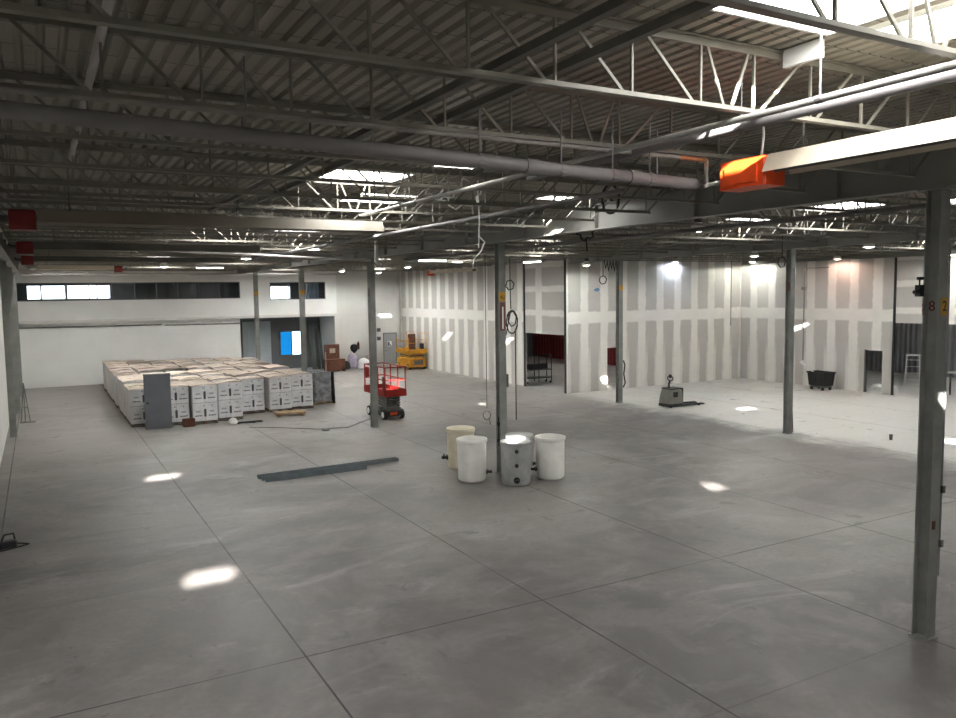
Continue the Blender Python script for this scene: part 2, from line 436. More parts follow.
# back wall with its door
m = MB(); m.box(17.2, 21.12, YBK, YBK+.15, 0, DZ); m.box(21.12, 22.05, YBK, YBK+.15, 2.2, DZ); m.box(22.05, XA+.14, YBK, YBK+.15, 0, DZ)
struct(m.build('wall_back', OFFW))
d = struct(MB().box(21.12, 22.05, YBK+.02, YBK+.07, 0, 2.2).build('door_1', DOORG2))
MB().box(21.42, 21.72, YBK+.005, YBK+.02, 1.3, 1.65).build('door_sign', WHITEPLAIN, d)
MB().tube([(21.22, YBK+.02, 1.0), (21.22, YBK-.05, 1.0), (21.34, YBK-.05, 1.0)], .015).build('handle', DARKSTEEL, d)
m = MB()
for a in ((21.07, 21.12), (22.05, 22.1)): m.box(*a, YBK-.02, YBK+.1, 0, 2.25)
m.box(21.12, 22.05, YBK-.02, YBK+.1, 2.2, 2.25); m.build('door_frame', DARKSTEEL, d)
s = MB().box(21.44, 21.55, YBK-.003, YBK+.005, 1.33, 1.6)
s.add([(21.55, YBK-.003, 1.33), (21.7, YBK-.003, 1.33), (21.62, YBK-.003, 1.45)], [(0, 1, 2)])
s.build('sign_mark', BLACK, d)

# office block: upper storey with its two window strips
W1 = (-1.0, 11.0, 4.83, 5.84); W2 = (12.85, 16.45, 4.70, 5.80)
m = MB(); yo0, yo1 = YO, YO+.15
m.box(-1.15, 17.2, yo0, yo1, 3.75, 4.70); m.box(-1.15, 12.85, yo0, yo1, 4.70, 4.83)
m.box(-1.15, 17.2, yo0, yo1, 5.84, DZ); m.box(11.0, 12.85, yo0, yo1, 4.83, 5.84); m.box(12.85, 16.45, yo0, yo1, 5.80, 5.84)
m.box(16.45, 17.2, yo0, yo1, 4.70, 5.84); m.box(-1.15, W1[0], yo0, yo1, 4.83, 5.84)
m.box(17.05, 17.2, yo1, YBK, 3.75, DZ)
struct(m.build('wall_office_upper', WHITE))
struct(MB().box(-1.15, 17.2, YO-.06, YO+.15, 3.58, 3.75).build('trim_5', OFFW))
struct(MB().box(-1.15, 11.0, YO+.3, YO+.45, 0, 3.58).build('wall_office_lower', WHITE))
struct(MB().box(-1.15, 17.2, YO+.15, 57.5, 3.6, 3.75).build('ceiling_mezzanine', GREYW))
struct(MB().box(-1.1, 17.2, YO-.09, YO-.06, 6.42, 6.6).build('trim_6', OFFW))
m = MB(); m.tube([(-1.1, YO+.22, 3.36), (6.4, YO+.22, 3.34)], .035); m.tube([(6.6, YO+.22, 3.3), (10.95, YO+.22, 3.27)], .03)
tag(m.build('sprinkler_pipe', DARKSTEEL), 'thin dark pipe along the white wall under the office windows', 'pipe')
# office interior
m = MB(); m.box(-1.15, 17.2, 57.4, 57.5, 3.75, DZ)
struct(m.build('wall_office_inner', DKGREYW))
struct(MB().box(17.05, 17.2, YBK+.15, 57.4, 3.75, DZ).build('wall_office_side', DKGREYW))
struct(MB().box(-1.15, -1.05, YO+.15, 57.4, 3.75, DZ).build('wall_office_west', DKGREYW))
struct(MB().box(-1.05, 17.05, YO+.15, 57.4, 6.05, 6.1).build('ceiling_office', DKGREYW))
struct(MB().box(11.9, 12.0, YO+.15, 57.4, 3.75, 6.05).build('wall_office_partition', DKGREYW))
wn = 3
for (x0, x1) in ((-.5, .2), (.3, 1.65), (1.75, 3.42), (3.5, 4.2)):
    w = struct(MB().box(x0, x1, 57.34, 57.38, 4.95, 5.76).build('window_%d' % wn, OUTGLOW))
    f = MB()
    for a in ((x0-.05, x0), (x1, x1+.05)): f.box(*a, 57.3, 57.4, 4.9, 5.81)
    f.box(x0, x1, 57.3, 57.4, 5.76, 5.81); f.box(x0, x1, 57.3, 57.4, 4.9, 4.95)
    f.build('window_frame', WHITEPLAIN, w); wn += 1
w = struct(MB().box(12.95, 14.75, 52.3, 52.34, 4.75, 5.55).build('window_%d' % wn, OUTGLOW)); wn += 1
f = MB()
for xx in (12.9, 14.1, 14.75): f.box(xx, xx+.05, 52.26, 52.36, 4.7, 5.6)
f.box(12.9, 14.8, 52.26, 52.36, 5.55, 5.6); f.box(12.9, 14.8, 52.26, 52.36, 4.7, 4.75); f.build('window_frame', WHITEPLAIN, w)
cur = tag(MB().add(*(lambda n: ([(15.0+1.35*i/n, 51.0+.06*math.sin(i*1.7), z) for i in range(n+1) for z in (4.2, 5.9)] , [(2*i, 2*i+2, 2*i+3, 2*i+1) for i in range(n)]))(24)).build('window_curtain', paint('grey_blue_curtain', (140, 164, 178), .8, 0, .15, 3)),
          'grey-blue curtain behind the smaller office window', 'curtain')
sol = cur.modifiers.new('thickness', 'SOLIDIFY'); sol.thickness = .012
for k, (x0, x1, z0, z1) in enumerate((W1, W2)):
    f = MB(); n = 10 if k == 0 else 3
    f.box(x0, x1, YO-.01, YO+.1, z0, z0+.05); f.box(x0, x1, YO-.01, YO+.1, z1-.05, z1)
    for i in range(n+1):
        x = x0+(x1-x0-.05)*i/n; f.box(x, x+.05, YO-.01, YO+.1, z0+.05, z1-.05)
    w = struct(f.build('window_%d' % (k+1), DARKSTEEL))
    MB().box(x0, x1, YO+.04, YO+.05, z0+.03, z1-.03).build('window_glass', GLASS, w)
# open recess under the office
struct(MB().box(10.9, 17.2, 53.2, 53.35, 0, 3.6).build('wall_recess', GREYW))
struct(MB().box(10.9, 11.0, YO+.45, 53.2, 0, 3.6).build('wall_recess_west', OFFW))
struct(MB().box(17.05, 17.2, YO+.02, 53.2, 0, 3.6).build('wall_recess_east', OFFW))
d = struct(MB().box(11.75, 13.6, 53.1, 53.19, 0, 3.25).build('door_2', paint('pale_blue_panel', (182, 192, 198), .5, 0, .05, 1)))
m = MB()
for i in range(5): m.box(11.75+.37*i, 11.77+.37*i, 53.08, 53.1, 0, 3.25)
m.build('door_panel', OFFW, d)
w = struct(MB().box(14.25, 15.0, 53.12, 53.18, .95, 2.5).build('window_%d' % wn, BLUEGLOW)); wn += 1
MB().box(15.0, 15.7, 53.12, 53.18, .95, 2.5).build('bright_pane', BLUEWHITE, w)
f = MB()
for xx in (14.17, 14.96, 15.7): f.box(xx, xx+.08, 53.06, 53.19, .87, 2.58)
f.box(14.17, 15.78, 53.06, 53.19, 2.5, 2.58); f.box(14.17, 15.78, 53.06, 53.19, .87, .95); f.build('window_frame', SLATE, w)
for i, (x, h, lab) in enumerate(((16.0, 3.1, 'tallest'), (16.35, 2.7, 'middle'), (16.65, 2.9, 'narrowest'))):
    m = MB(); m.bar((x, 51.3+.1*i, 0.0), (x+.05, 52.2+.1*i, h), .28-.06*i, .05, up=(0, 1, 0))
    tag(m.build('leaning_board', DKGREYW), '%s of the dark boards leaning inside the recess under the office' % lab, 'board', 'boards leaning in the recess')

# ------------------------------------------------------------------ structural steel
def hsec(mb, z0, z1, w=.26, d=.26, tf=.018, tw=.012):
    mb.box(-w/2, w/2, -d/2, -d/2+tf, z0, z1); mb.box(-w/2, w/2, d/2-tf, d/2, z0, z1); mb.box(-tw/2, tw/2, -d/2+tf, d/2-tf, z0, z1)
CT = 6.33
def make_col(w=.215):
    root = thing('steel_column', '', 'column')
    s = MB(); hsec(s, .02, CT-.02, w, w); s.build('shaft', COLUMN, root)
    MB().box(-.13, .13, -.13, .13, 0, .02).build('base_plate', COLUMN, root)
    MB().box(-.16, .16, -.2, .2, CT-.02, CT).build('cap_plate', COLUMN, root)
    return root
COLS = [(10.85, 6.5, 'nearest grey steel column, numbered 82 on a yellow tag'),
        (11.02, 18.55, 'grey steel column rising among the white plastic tanks'),
        (22.47, 18.45, 'grey steel column under the far girder between pallet truck and black cart'),
        (22.45, 27.5, 'grey steel column in front of the maroon doorway in the return wall'),
        (10.85, 27.6, 'grey steel column just in front of the red scissor lift'),
        (10.87, 36.5, 'grey steel column beside the dark recess behind the wrapped pallets'),
        (10.87, 45.4, 'grey steel column farthest back, before the office corner'),
        (-1.0, 33.0, 'grey steel column on the west wall nearest the camera'),
        (-.97, 39.5, 'grey steel column on the west wall by the folded tripod'),
        (-.97, 46.2, 'grey steel column on the west wall close to the office')]
proto = make_col(); roots = []
for i, (x, y, lab) in enumerate(COLS):
    o = proto if i == 0 else copy_tree(proto)
    o.location = (x, y, 0); o['label'] = lab; o['group'] = 'grey steel columns'; roots.append(o)
# tags and fittings of single columns
ca, cb, cc, cd, ce, cf, cg = roots[:7]
zt = 4.72
MB().box(-.03, .105, -.115, -.108, zt-.12, zt+.12).build('number_tag', TAGY, ca)
text('2', 'tag_number', BLACK, ca, (.04, -.119, zt), (PI/2, 0, 0), .2)
text('8', 'painted_number', TAGR, ca, (-.012, .03, zt), (PI/2, 0, -PI/2), .2)
text(':', 'painted_mark', TAGR, ca, (-.114, .098, zt), (PI/2, 0, -PI/2), .2)
MB().box(-.112, -.1075, .085, .108, zt-.12, zt+.12).build('edge_tag', TAGBACK, ca)
m = MB(); m.cyl((.15, -.1, .9), (.15, -.1, 5.6), .014); m.build('conduit', COLUMN, ca)
for z in (1.32, 2.1): MB().box(.13, .18, -.14, -.06, z, z+.1).build('junction_box', DARKSTEEL, ca)
MB().box(-.06, .0, -.123, -.1075, 1.6, 1.72).build('socket_box', BROWNWOOD, ca)
m = MB(); m.box(-.05, .02, -.1, -.06, 2.6, 2.9); m.build('black_clip', BLACK, ca)
m = MB(); m.cyl((-.1, .1, 4.96), (-.2, .1, 4.96), .012); m.box(-.24, -.15, .06, .14, 4.86, 5.02); m.cyl((-.24, .1, 4.93), (-.31, .1, 4.92), .03); m.cyl((-.2, .1, 5.02), (-.2, .1, 5.1), .01); m.box(-.24, -.14, .08, .12, 5.09, 5.13)
m.build('camera_bracket', BLACK, ca)
MB().box(-.10, .10, -.116, -.1075, 4.75, 5.0).build('number_tag', TAGY, cb)
text('A2', 'tag_number', BLACK, cb, (0, -.119, 4.86), (PI/2, 0, 0), .13)
MB().box(-.08, .10, -.114, -.1075, 3.95, 4.72).build('notice_strip', paint('maroon_notice', (112, 74, 66), .6), cb)
MB().box(-.01, .03, -.117, -.114, 4.0, 4.6).build('notice_print', WHITEPLAIN, cb)
MB().box(.1075, .18, -.1, .0, 2.4, 2.75).build('socket_box', DARKSTEEL, cb)
MB().cyl((-.15, -.1, .8), (-.15, -.1, 1.6), .02).build('conduit', BLACK, cb)
for z in (.9, 1.35): MB().box(-.19, -.13, -.14, -.06, z, z+.1).build('junction_box', BLACK, cb)
for q in (cd, cf, cg): MB().box(-.107, .107, -.114, -.1075, 5.0, 5.22).build('number_tag', TAGY, q)
for q in (cc, ce): MB().box(-.114, -.1075, -.1, .1, 4.9, 5.2).build('number_tag', TAGBACK, q)
MB().cyl((.3, .02, 0), (.17, .1, 3.2), .014).build('loose_conduit', BROWNWOOD, cc)
m = MB(); m.tube([(.15, -.1, .7), (.24, -.12, .9), (.16, -.12, 1.3), (.22, -.12, 1.7), (.15, -.1, 1.9)], .03); m.build('cable_bundle', BLACK, cd)
m = MB()
for k in range(5): m.tube([(-.13-.16*k, -.12, 6.25), (-.22-.16*k, -.12, 5.95-.1*(k % 2)), (-.3-.16*k, -.12, 6.3)], .025)
m.build('hanging_cable', BLACK, cd)

def girder(x, y0, y1, lab, z0=CT, z1=6.88, w=.24):
    m = MB(); m.box(x-w/2, x+w/2, y0, y1, z0, z0+.025); m.box(x-w/2, x+w/2, y0, y1, z1-.025, z1); m.box(x-.012, x+.012, y0, y1, z0+.025, z1-.025)
    y = math.ceil(y0)
    while y < y1:
        m.box(x-w/2+.01, x+w/2-.01, y, y+.012, z0+.025, z1-.025); y += 3.0
    return tag(m.build('roof_girder', GIRD), lab, 'girder', 'roof girders')
girder(10.85, -4.9, 49.8, 'steel roof girder carried by the column numbered 82')
girder(22.47, -4.9, 31.2, 'steel roof girder along the edge of the dusty bay')
girder(-.85, -4.9, 49.8, 'steel roof girder above the west wall columns')
girder(34.1, -4.9, 31.2, 'steel roof girder close to the far drywall')

CH = .075
def joist(x0, x1, y, lab, detail):
    root = thing('bar_joist', lab, 'joist', ((x0+x1)/2, y, 6.45), 0, 'open-web roof joists')
    L = (x1-x0)/2
    t = MB(); t.box(-L, L, -.05, .05, .528, .54); t.box(-L, L, -.016, .016, .475, .528); t.box(-L, -L+.12, -.05, .05, .43, .46); t.box(L-.12, L, -.05, .05, .43, .46); t.build('top_chord', JOIST, root)
    b = MB(); b.box(-L+.5, L-.5, -.036, .036, 0, .01); b.box(-L+.5, L-.5, -.014, .014, .01, .042); b.build('bottom_chord', JOIST, root)
    mem = []
    k = .3
    while k < L-.5:
        for s in (1, -1):
            mem.append(((s*k, 0, .04), (s*k, 0, .5)))
            n = k+.7
            if n < L-.45: mem.append(((s*(k+.08), 0, .03), (s*(k+.58), 0, .5)))
        k += .7
    mem += [((.05, 0, .04), (.24, 0, .5)), ((-.05, 0, .04), (-.24, 0, .5)), ((L-.55, 0, .04), (L-.05, 0, .48)), ((-L+.55, 0, .04), (-L+.05, 0, .48))]
    if detail:
        for p, q in mem: MB().bar(p, q, .018, .024).build('web_member', JOIST, root)
    else:
        m = MB()
        for p, q in mem: m.bar(p, q, .018, .024)
        m.box(-L+.5, L-.5, -.005, .005, .03, .05); m.box(-L, L, -.005, .005, .48, .5)
        m.build('web', JOIST, root)
    return root
jp = {}
YS = [3.02+1.74*k for k in range(-2, 27)]
BAYS = [(-.8, 10.8, 'main bay over the pallets'), (10.9, 22.42, 'middle bay past the tank column'), (22.52, 34.05, 'dusty bay by the drywall')]
for bi, (x0, x1, bn) in enumerate(BAYS):
    pro = None; n = 0
    for k, y in enumerate(YS):
        if bi == 2 and y > 30.9: continue
        if y > 49.6 or y < -1: continue
        lab = 'open-web roof joist, %s from the camera in the %s' % (ORD[n], bn)
        det = (bi == 0 and n < 7); n += 1
        if det: joist(x0, x1, y, lab, True)
        elif pro is None: pro = joist(x0, x1, y, lab, False)
        else:
            o = copy_tree(pro); o.location.y = y; o['label'] = lab

# ------------------------------------------------------------------ pipes and rails under the roof
def pipe(name, pts, r, mat, lab, cat='pipe', n=12, hangers=(), coup=()):
    root = thing(name, lab, cat, pts[0], 0)
    o = Vector(pts[0]); L = [Vector(p)-o for p in pts]
    MB().tube(L, r, n).build('pipe_run', mat, root, True)
    for t in hangers:
        p = L[0].lerp(L[-1], t)
        m = MB(); d = (L[-1]-L[0]).normalized()
        m.tube([p+Vector((0, 0, r*1.1+.5)), p+Vector((0, 0, r*1.1))], .008)
        m.tube([p-d*.03, p+d*.03], r*1.12, n); m.build('hanger', GREYPIPE, root)
    for t in coup:
        p = L[0].lerp(L[-1], t); d = (L[-1]-L[0]).normalized()
        MB().tube([p-d*.07, p+d*.07], r*1.18, n).build('coupling', mat, root, True)
    return root
pipe('drain_pipe', [(-.7, 6.31, 6.285), (-.15, 6.3, 6.27), (6.15, 6.3, 6.11)], .063, GREYPIPE, 'thick grey drain pipe slung under the nearest joists', hangers=(.62, .75, .84, .91), coup=(.7, .88))
pipe('gas_pipe', [(-.6, 6.42, 6.43), (6.43, 6.42, 6.40), (6.44, 6.42, 6.39), (6.44, 6.42, 6.12)], .022, RUSTPIPE, 'thin gas pipe with rusty elbow beside the orange heater box', hangers=(.3, .6, .9))
MB().tube([(6.65, 0, -.028), (7.03, 0, -.03), (7.04, 0, -.1)], .024, 10).build('rusty_elbow', paint('rust', (190, 120, 80), .7, 0, .2, 6), bpy.data.objects['gas_pipe'], True)
pipe('roof_conduit', [(5.1, 1.6, 6.38), (5.1, 13.4, 6.38)], .028, PALEPIPE, 'bright thin pipe running below the large skylight', hangers=(.2, .5, .8))
pipe('roof_conduit', [(5.42, 1.6, 6.40), (5.42, 8.4, 6.40)], .04, GREYPIPE, 'grey pipe alongside the bright thin pipe under the large skylight', hangers=(.5,))
pipe('roof_conduit', [(7.1, 8.6, 6.36), (7.1, 30.0, 6.36)], .035, GREYPIPE, 'long grey pipe beyond the hanging white cable coil', hangers=(.2, .5, .8))
pipe('roof_conduit', [(.5, 2.4, 6.88), (.5, 12.6, 6.88)], .035, PALEPIPE, 'short pale pipe tight under the deck near the west girder')
pipe('roof_conduit', [(13.3, 6.7, 6.36), (13.3, 30.0, 6.36)], .05, GREYPIPE, 'grey pipe in the middle bay just past the numbered column')
pipe('roof_conduit', [(1.0, 22.6, 6.3), (10.6, 27.0, 6.2)], .04, PALEPIPE, 'pale pipe slanting across the bay above the pallets')
pipe('roof_conduit', [(-.6, 47.6, 6.25), (17.0, 47.6, 6.25)], .06, PALEPIPE, 'pale pipe in front of the office windows')
pipe('roof_conduit', [(10.98, 6.25, 6.22), (33.9, 6.25, 6.22)], .05, GREYPIPE, 'grey pipe crossing behind the numbered column')
pipe('vent_pipe', [(9.4, 23.4, 6.95), (9.4, 23.4, 6.0), (9.55, 23.5, 5.9)], .07, PALEPIPE, 'short pale vent pipe dropping from the roof by the hood end')
for x, lab in ((2.93, 'dark steel rail through the near joists, on the pallet side'), (3.38, 'dark steel rail through the near joists, on the skylight side')):
    m = MB(); y0, y1 = .2, 15.6
    m.box(-.03, .03, y0, y1, 0, .008); m.box(-.03, -.022, y0, y1, .008, .06)
    o = m.build('roof_rail', paint('dull_rail_paint', (112, 110, 103), .5, 0, .1, 3)); o.location = (x, 0, 6.57); tag(o, lab, 'rail', 'steel rails through the joists')

# ------------------------------------------------------------------ radiant heaters
def heater(label, loc, rz, L, hood, boxm, drop=.35, bl=.17, bw=.15):
    """hood runs along +x from the burner box at the origin"""
    t = thing('radiant_heater', label, 'heater', loc, rz, 'gas radiant tube heaters')
    outer = [(-.20, 0), (-.12, .17), (.12, .17), (.20, 0)]; inner = [(.19, 0), (.11, .158), (-.11, .158), (-.19, 0)]
    m = MB(); m.prism(outer+inner, 'x', bl+.01, .32+L); m.build('reflector_hood', hood, t)
    m = MB(); m.tube([(bl-.05, 0, .06), (.3+L, 0, .06)], .05, 12); m.build('burner_tube', DARKSTEEL, t, True)
    MB().bbox(-bl, bl, -bw, bw, -.11, .17, .02).build('burner_box', boxm, t)
    MB().box(-bl*.7, bl*.7, -bw-.015, -bw, -.07, .1).build('access_cover', boxm, t)
    m = MB(); m.tube([(-bl, 0, .05), (-bl-.1, 0, .05), (-bl-.18, .0, .1)], .05, 10); m.build('air_inlet', DARKSTEEL, t)
    k = .6
    while k < L:
        m = MB(); m.tube([(k, -.15, .17), (k, 0, drop+.1), (k, .15, .17)], .006, 6); m.tube([(k, 0, drop+.1), (k, 0, .45)], .006, 6); m.build('hanger', DARKSTEEL, t); k += 2.4
    return t
h1 = heater('radiant heater with bright orange-red burner box and long cream hood', (6.25, 5.62, 6.1), -PI/2, 7.5, CREAM, ORANGERED, .2, .29)
m = MB(); m.tube([(.1, .02, .2), (.1, .05, .4), (0, .15, .55)], .012); m.build('gas_hose', PALEPIPE, h1)
m = MB(); m.tube([(-.28, -.05, .0), (-.36, -.12, -.02), (-.42, -.16, -.03), (-.44, -.2, -.05)], .018); m.build('gas_connector', PALEPIPE, h1)
heater('radiant heater with dark red box and long hood lit at its far end', (-.12, 13.0, 6.07), 0, 5.1, SHADEDHOOD, DKRED)
heater('radiant heater with dark red box, second along the west side', (-.18, 21.0, 6.12), 0, 5.0, DULLHOOD, DKRED)
heater('radiant heater with dark red box, third along the west side', (-.2, 28.6, 6.15), 0, 6.0, DULLHOOD, DKRED)
heater('radiant heater with small red box before the bright office windows', (3.2, 38.2, 6.2), PI, 2.8, CREAM, DKRED)
heater('radiant heater with orange box near the yellow lift', (20.0, 41.5, 6.1), -PI/2, 5.0, CREAM, ORANGERED)

# ------------------------------------------------------------------ lamps
def high_bay(loc, lab, lens, power, col, drop=.35):
    t = thing('high_bay_light', lab, 'ceiling light', loc, 0, 'high-bay lights')
    MB().lathe([(.05, .2), (.1, .19), (.1, .34), (.04, .36)], n=16).build('ballast', DARKSTEEL, t, True)
    MB().lathe([(.1, .2), (.17, .1), (.21, 0), (.2, 0), (.16, .1), (.09, .19)], n=20, caps=False).build('reflector', CURB, t, True)
    MB().lathe([(.02, -.03), (.15, 0), (.17, .04), (.1, .1)], n=20).build('lens', lens, t, True)
    MB().cyl((0, 0, .36), (0, 0, DZ-loc[2]), .01, 6).build('rod', DARKSTEEL, t)
    if power:
        ld = bpy.data.lights.new('lamp_glow', 'SPOT'); ld.energy = power; ld.color = col; ld.shadow_soft_size = .12; ld.spot_size = math.radians(178); ld.spot_blend = .25
        lo = bpy.data.objects.new('lamp_glow', ld); COL.objects.link(lo); lo.parent = t; lo.location = (0, 0, -.05)
    return t
high_bay((29.2, 31.22, 6.42), 'cool white high-bay light glowing against the drywall behind the pallet truck', LAMPB, 95, (.75, .84, 1))
high_bay((33.72, 30.2, 6.42), 'brightest high-bay light, in the drywall corner', LAMPW, 170, (1, 1, .90))
high_bay((33.72, 25.0, 6.35), 'pinkish high-bay light above the black cart', LAMPP, 65, (1, .70, .58))
high_bay((33.72, 19.5, 6.3), 'white high-bay light half behind the numbered column', LAMPW, 190, (1, .98, .95))
high_bay((14.0, 14.2, 6.4), 'high-bay light beyond the orange heater box', LAMPW, 200, (1, 1, .96))
high_bay((13.3, 7.6, 6.4), 'high-bay light just past the numbered column', LAMPW, 150, (1, 1, .96))
high_bay((25.7, 17.8, 6.4), 'high-bay light over the dusty floor', LAMPW, 420, (1, 1, .97))
high_bay((22.0, 29.3, 6.15), 'high-bay light beside the column at the maroon doorway', LAMPW, 260, (1, 1, .97))
high_bay((27.5, 24.5, 6.4), 'high-bay light over the pallet truck', LAMPW, 420, (1, 1, .97))
high_bay((5.0, 37.5, 6.3), 'added high-bay light over the wrapped pallets', LAMPW, 520, (1, 1, .97))  # made-up lamp, added to brighten the back of the hall
high_bay((15.5, 44.0, 6.3), 'added high-bay light before the smaller office window', LAMPW, 480, (1, 1, .97))  # made-up lamp that lights the office front
high_bay((19.0, 47.0, 6.3), 'added high-bay light in front of the back door wall', LAMPW, 420, (1, 1, .96))  # made-up lamp, added to lift the back wall's brightness
high_bay((6.6, 28.8, 6.3), 'added high-bay light in front of the wrapped pallets', LAMPW, 420, (1, 1, .96))  # made-up lamp, added to brighten the pallet fronts
high_bay((16.5, 36.9, 6.3), 'high-bay light in the middle bay beyond the red lift', LAMPW, 330, (1, 1, .97))
def strip(loc, rz, lab, L=1.3):
    t = thing('strip_light', lab, 'ceiling light', loc, rz, 'strip lights')
    MB().box(-L/2, L/2, -.08, .08, .03, .1).build('housing', WHITEPLAIN, t)
    MB().box(-L/2+.03, L/2-.03, -.06, .06, 0, .03).build('tube_lens', LAMPW, t)
    for s in (-1, 1): MB().cyl((s*L/3, 0, .1), (s*L/3, 0, DZ-loc[2]), .006, 6).build('hanging_rod', DARKSTEEL, t)
    return t
strip((4.82, 9.2, 6.62), 0, 'short white strip light under the big pipe', .62)
strip((19.5, 30.0, 6.3), PI/2, 'added strip light in front of the tall drywall opening')  # invented fixture, a bright streak in the far roof
strip((7.5, 40.5, 6.35), 0, 'added strip light over the rear pallets')  # invented fixture glowing above the back rows
strip((14.8, 30.5, 6.35), 0, 'added strip light beyond the red scissor lift')  # invented fixture, added as another bright streak
strip((27.0, 12.0, 6.3), PI/2, 'added strip light over the bare dusty floor')  # invented fixture, no known lamp at this spot

# ------------------------------------------------------------------ hanging cables
def ring_pts(c, rx, rz, n=22, turns=1, dx=(1, 0, 0), wob=.0):
    c = Vector(c); d = Vector(dx); out = []
    for i in range(int(n*turns)+1):
        a = 2*PI*i/n; w = wob*math.sin(i*2.1)
        out.append(c+d*(rx+w)*math.cos(a)+Vector((0, 0, (rz+w)*math.sin(a)))+Vector((0, .01*i/n, 0)))
    return out
def cable(name, lab, runs, r, mat, cat='cable'):
    m = MB()
    for pts in runs: m.tube(pts, r, 6)
    return tag(m.build(name, mat, None, True), lab, cat, 'hanging cables')
VX = (_cy, -_sy, 0)
p0 = Vector(at_y(478, 192, 12.0))
cable('hanging_cable', 'white cable with a loose coil dangling from the joists', [
    ring_pts(p0+Vector((-.35, 0, -.05)), .35, .22, 18, 2.2, VX, .05), ring_pts(p0+Vector((-.7, 0, .0)), .25, .15, 18, 1.5, VX, .04),
    [p0+Vector((0, 0, .2)), p0, p0+Vector((.02, 0, -.5)), p0+Vector((0, 0, -.95))],
    [p0+Vector((0, 0, -.75)), p0+Vector((.12, 0, -.85)), p0+Vector((.05, 0, -1.0)), p0+Vector((-.1, 0, -1.15)), p0+Vector((-.12, 0, -1.3))]], .014, WHITEPLAIN)
p0 = Vector(at_y(611, 199, 12.0))
cable('hanging_cable', 'black cable coil hung as a large ring below the grey pipe', [ring_pts(p0, .16, .27, 20, 3.1, VX, .012), [p0+Vector((0, 0, .26)), p0+Vector((-.1, 0, .55))]], .014, BLACK)
p0 = Vector(at_y(586, 230, 15.0))
cable('hanging_cable', 'black tangled cable under the girder by the white skylight', [ring_pts(p0, .2, .22, 18, 2.2, VX, .04), [p0+Vector((0, 0, .2)), p0+Vector((.02, 0, .5))], [p0+Vector((0, 0, -.2)), p0+Vector((.03, 0, -.5))]], .02, BLACK)
p0 = Vector(at_y(487, 418, 24.0)); top = Vector((p0.x, p0.y, 6.3))
cable('hanging_cable', 'thin black drop cord ending in a small loop beside the tank column', [[top, p0+Vector((0, 0, .35))], ring_pts(p0+Vector((0, 0, .1)), .13, .15, 16, 1, VX), [p0+Vector((.1, 0, .0)), p0+Vector((.14, 0, -.25))]], .012, BLACK)
p0 = Vector(at_y(510, 285, 26.0)); q0 = Vector(at_y(512, 322, 26.0))
cable('hanging_cable', 'black cord with two coils hanging past the tank column', [[Vector((p0.x, p0.y, 6.3)), p0], ring_pts(p0, .15, .18, 18, 2.4, VX, .015), [p0, q0+Vector((-.05, 0, .5))], ring_pts(q0, .21, .44, 20, 2.0, VX, .012), ring_pts(q0+Vector((.03, .03, .12)), .15, .28, 18, 1.6, VX, .015), [q0+Vector((-.05, 0, .45)), q0+Vector((-.28, 0, -.5))], [q0+Vector((.15, 0, -.3)), Vector((q0.x+.15, q0.y, .02))]], .022, BLACK)
p0 = Vector(at_y(603, 280, 29.0))
cable('hanging_cable', 'small black ring of cable hung before the return wall', [ring_pts(p0, .16, .18, 18, 2, VX, .01), [p0+Vector((0, 0, .18)), Vector((p0.x, p0.y, 6.4))]], .02, BLACK)
p0 = Vector(at_y(782, 262, 18.0))
cable('hanging_cable', 'black cord with a ring beside the far girder column', [ring_pts(p0, .12, .17, 18, 2, VX, .01), [p0+Vector((0, 0, .17)), Vector((p0.x, p0.y, 6.8))]], .015, BLACK)
p0 = Vector((33.9, 27.3, 0))
m = MB(); m.tube([(34.3, 27.3, 1.0), (34.3, 27.3, 6.0), (34.3, 25.9, 6.0)], .03); m.box(34.2, 34.34, 27.2, 27.4, 4.9, 5.05)
tag(m.build('wall_conduit', GREYPIPE), 'grey conduit with a small box fixed up the far drywall', 'pipe')
m = MB(); m.tube([(33.3, 31.25, 3.0), (33.3, 31.25, 6.5)], .018); tag(m.build('wall_conduit', DARKSTEEL), 'thin dark conduit near the drywall corner', 'pipe')
t = thing('rubber_mallet_decal', 'small blue smear of print on the return drywall beneath the cable ring', 'wall mark', (24.28, YB-.004, 5.05))
MB().add([(-.2,0,-.02),(-.05,0,-.1),(.1,0,-.08),(.2,0,.02),(.05,0,.1),(-.08,0,.06)], [(0,1,2,3,4,5)]).build('blue_print', paint('pale_blue_print', (96, 128, 170), .7), t)
t.name = 'wall_print'

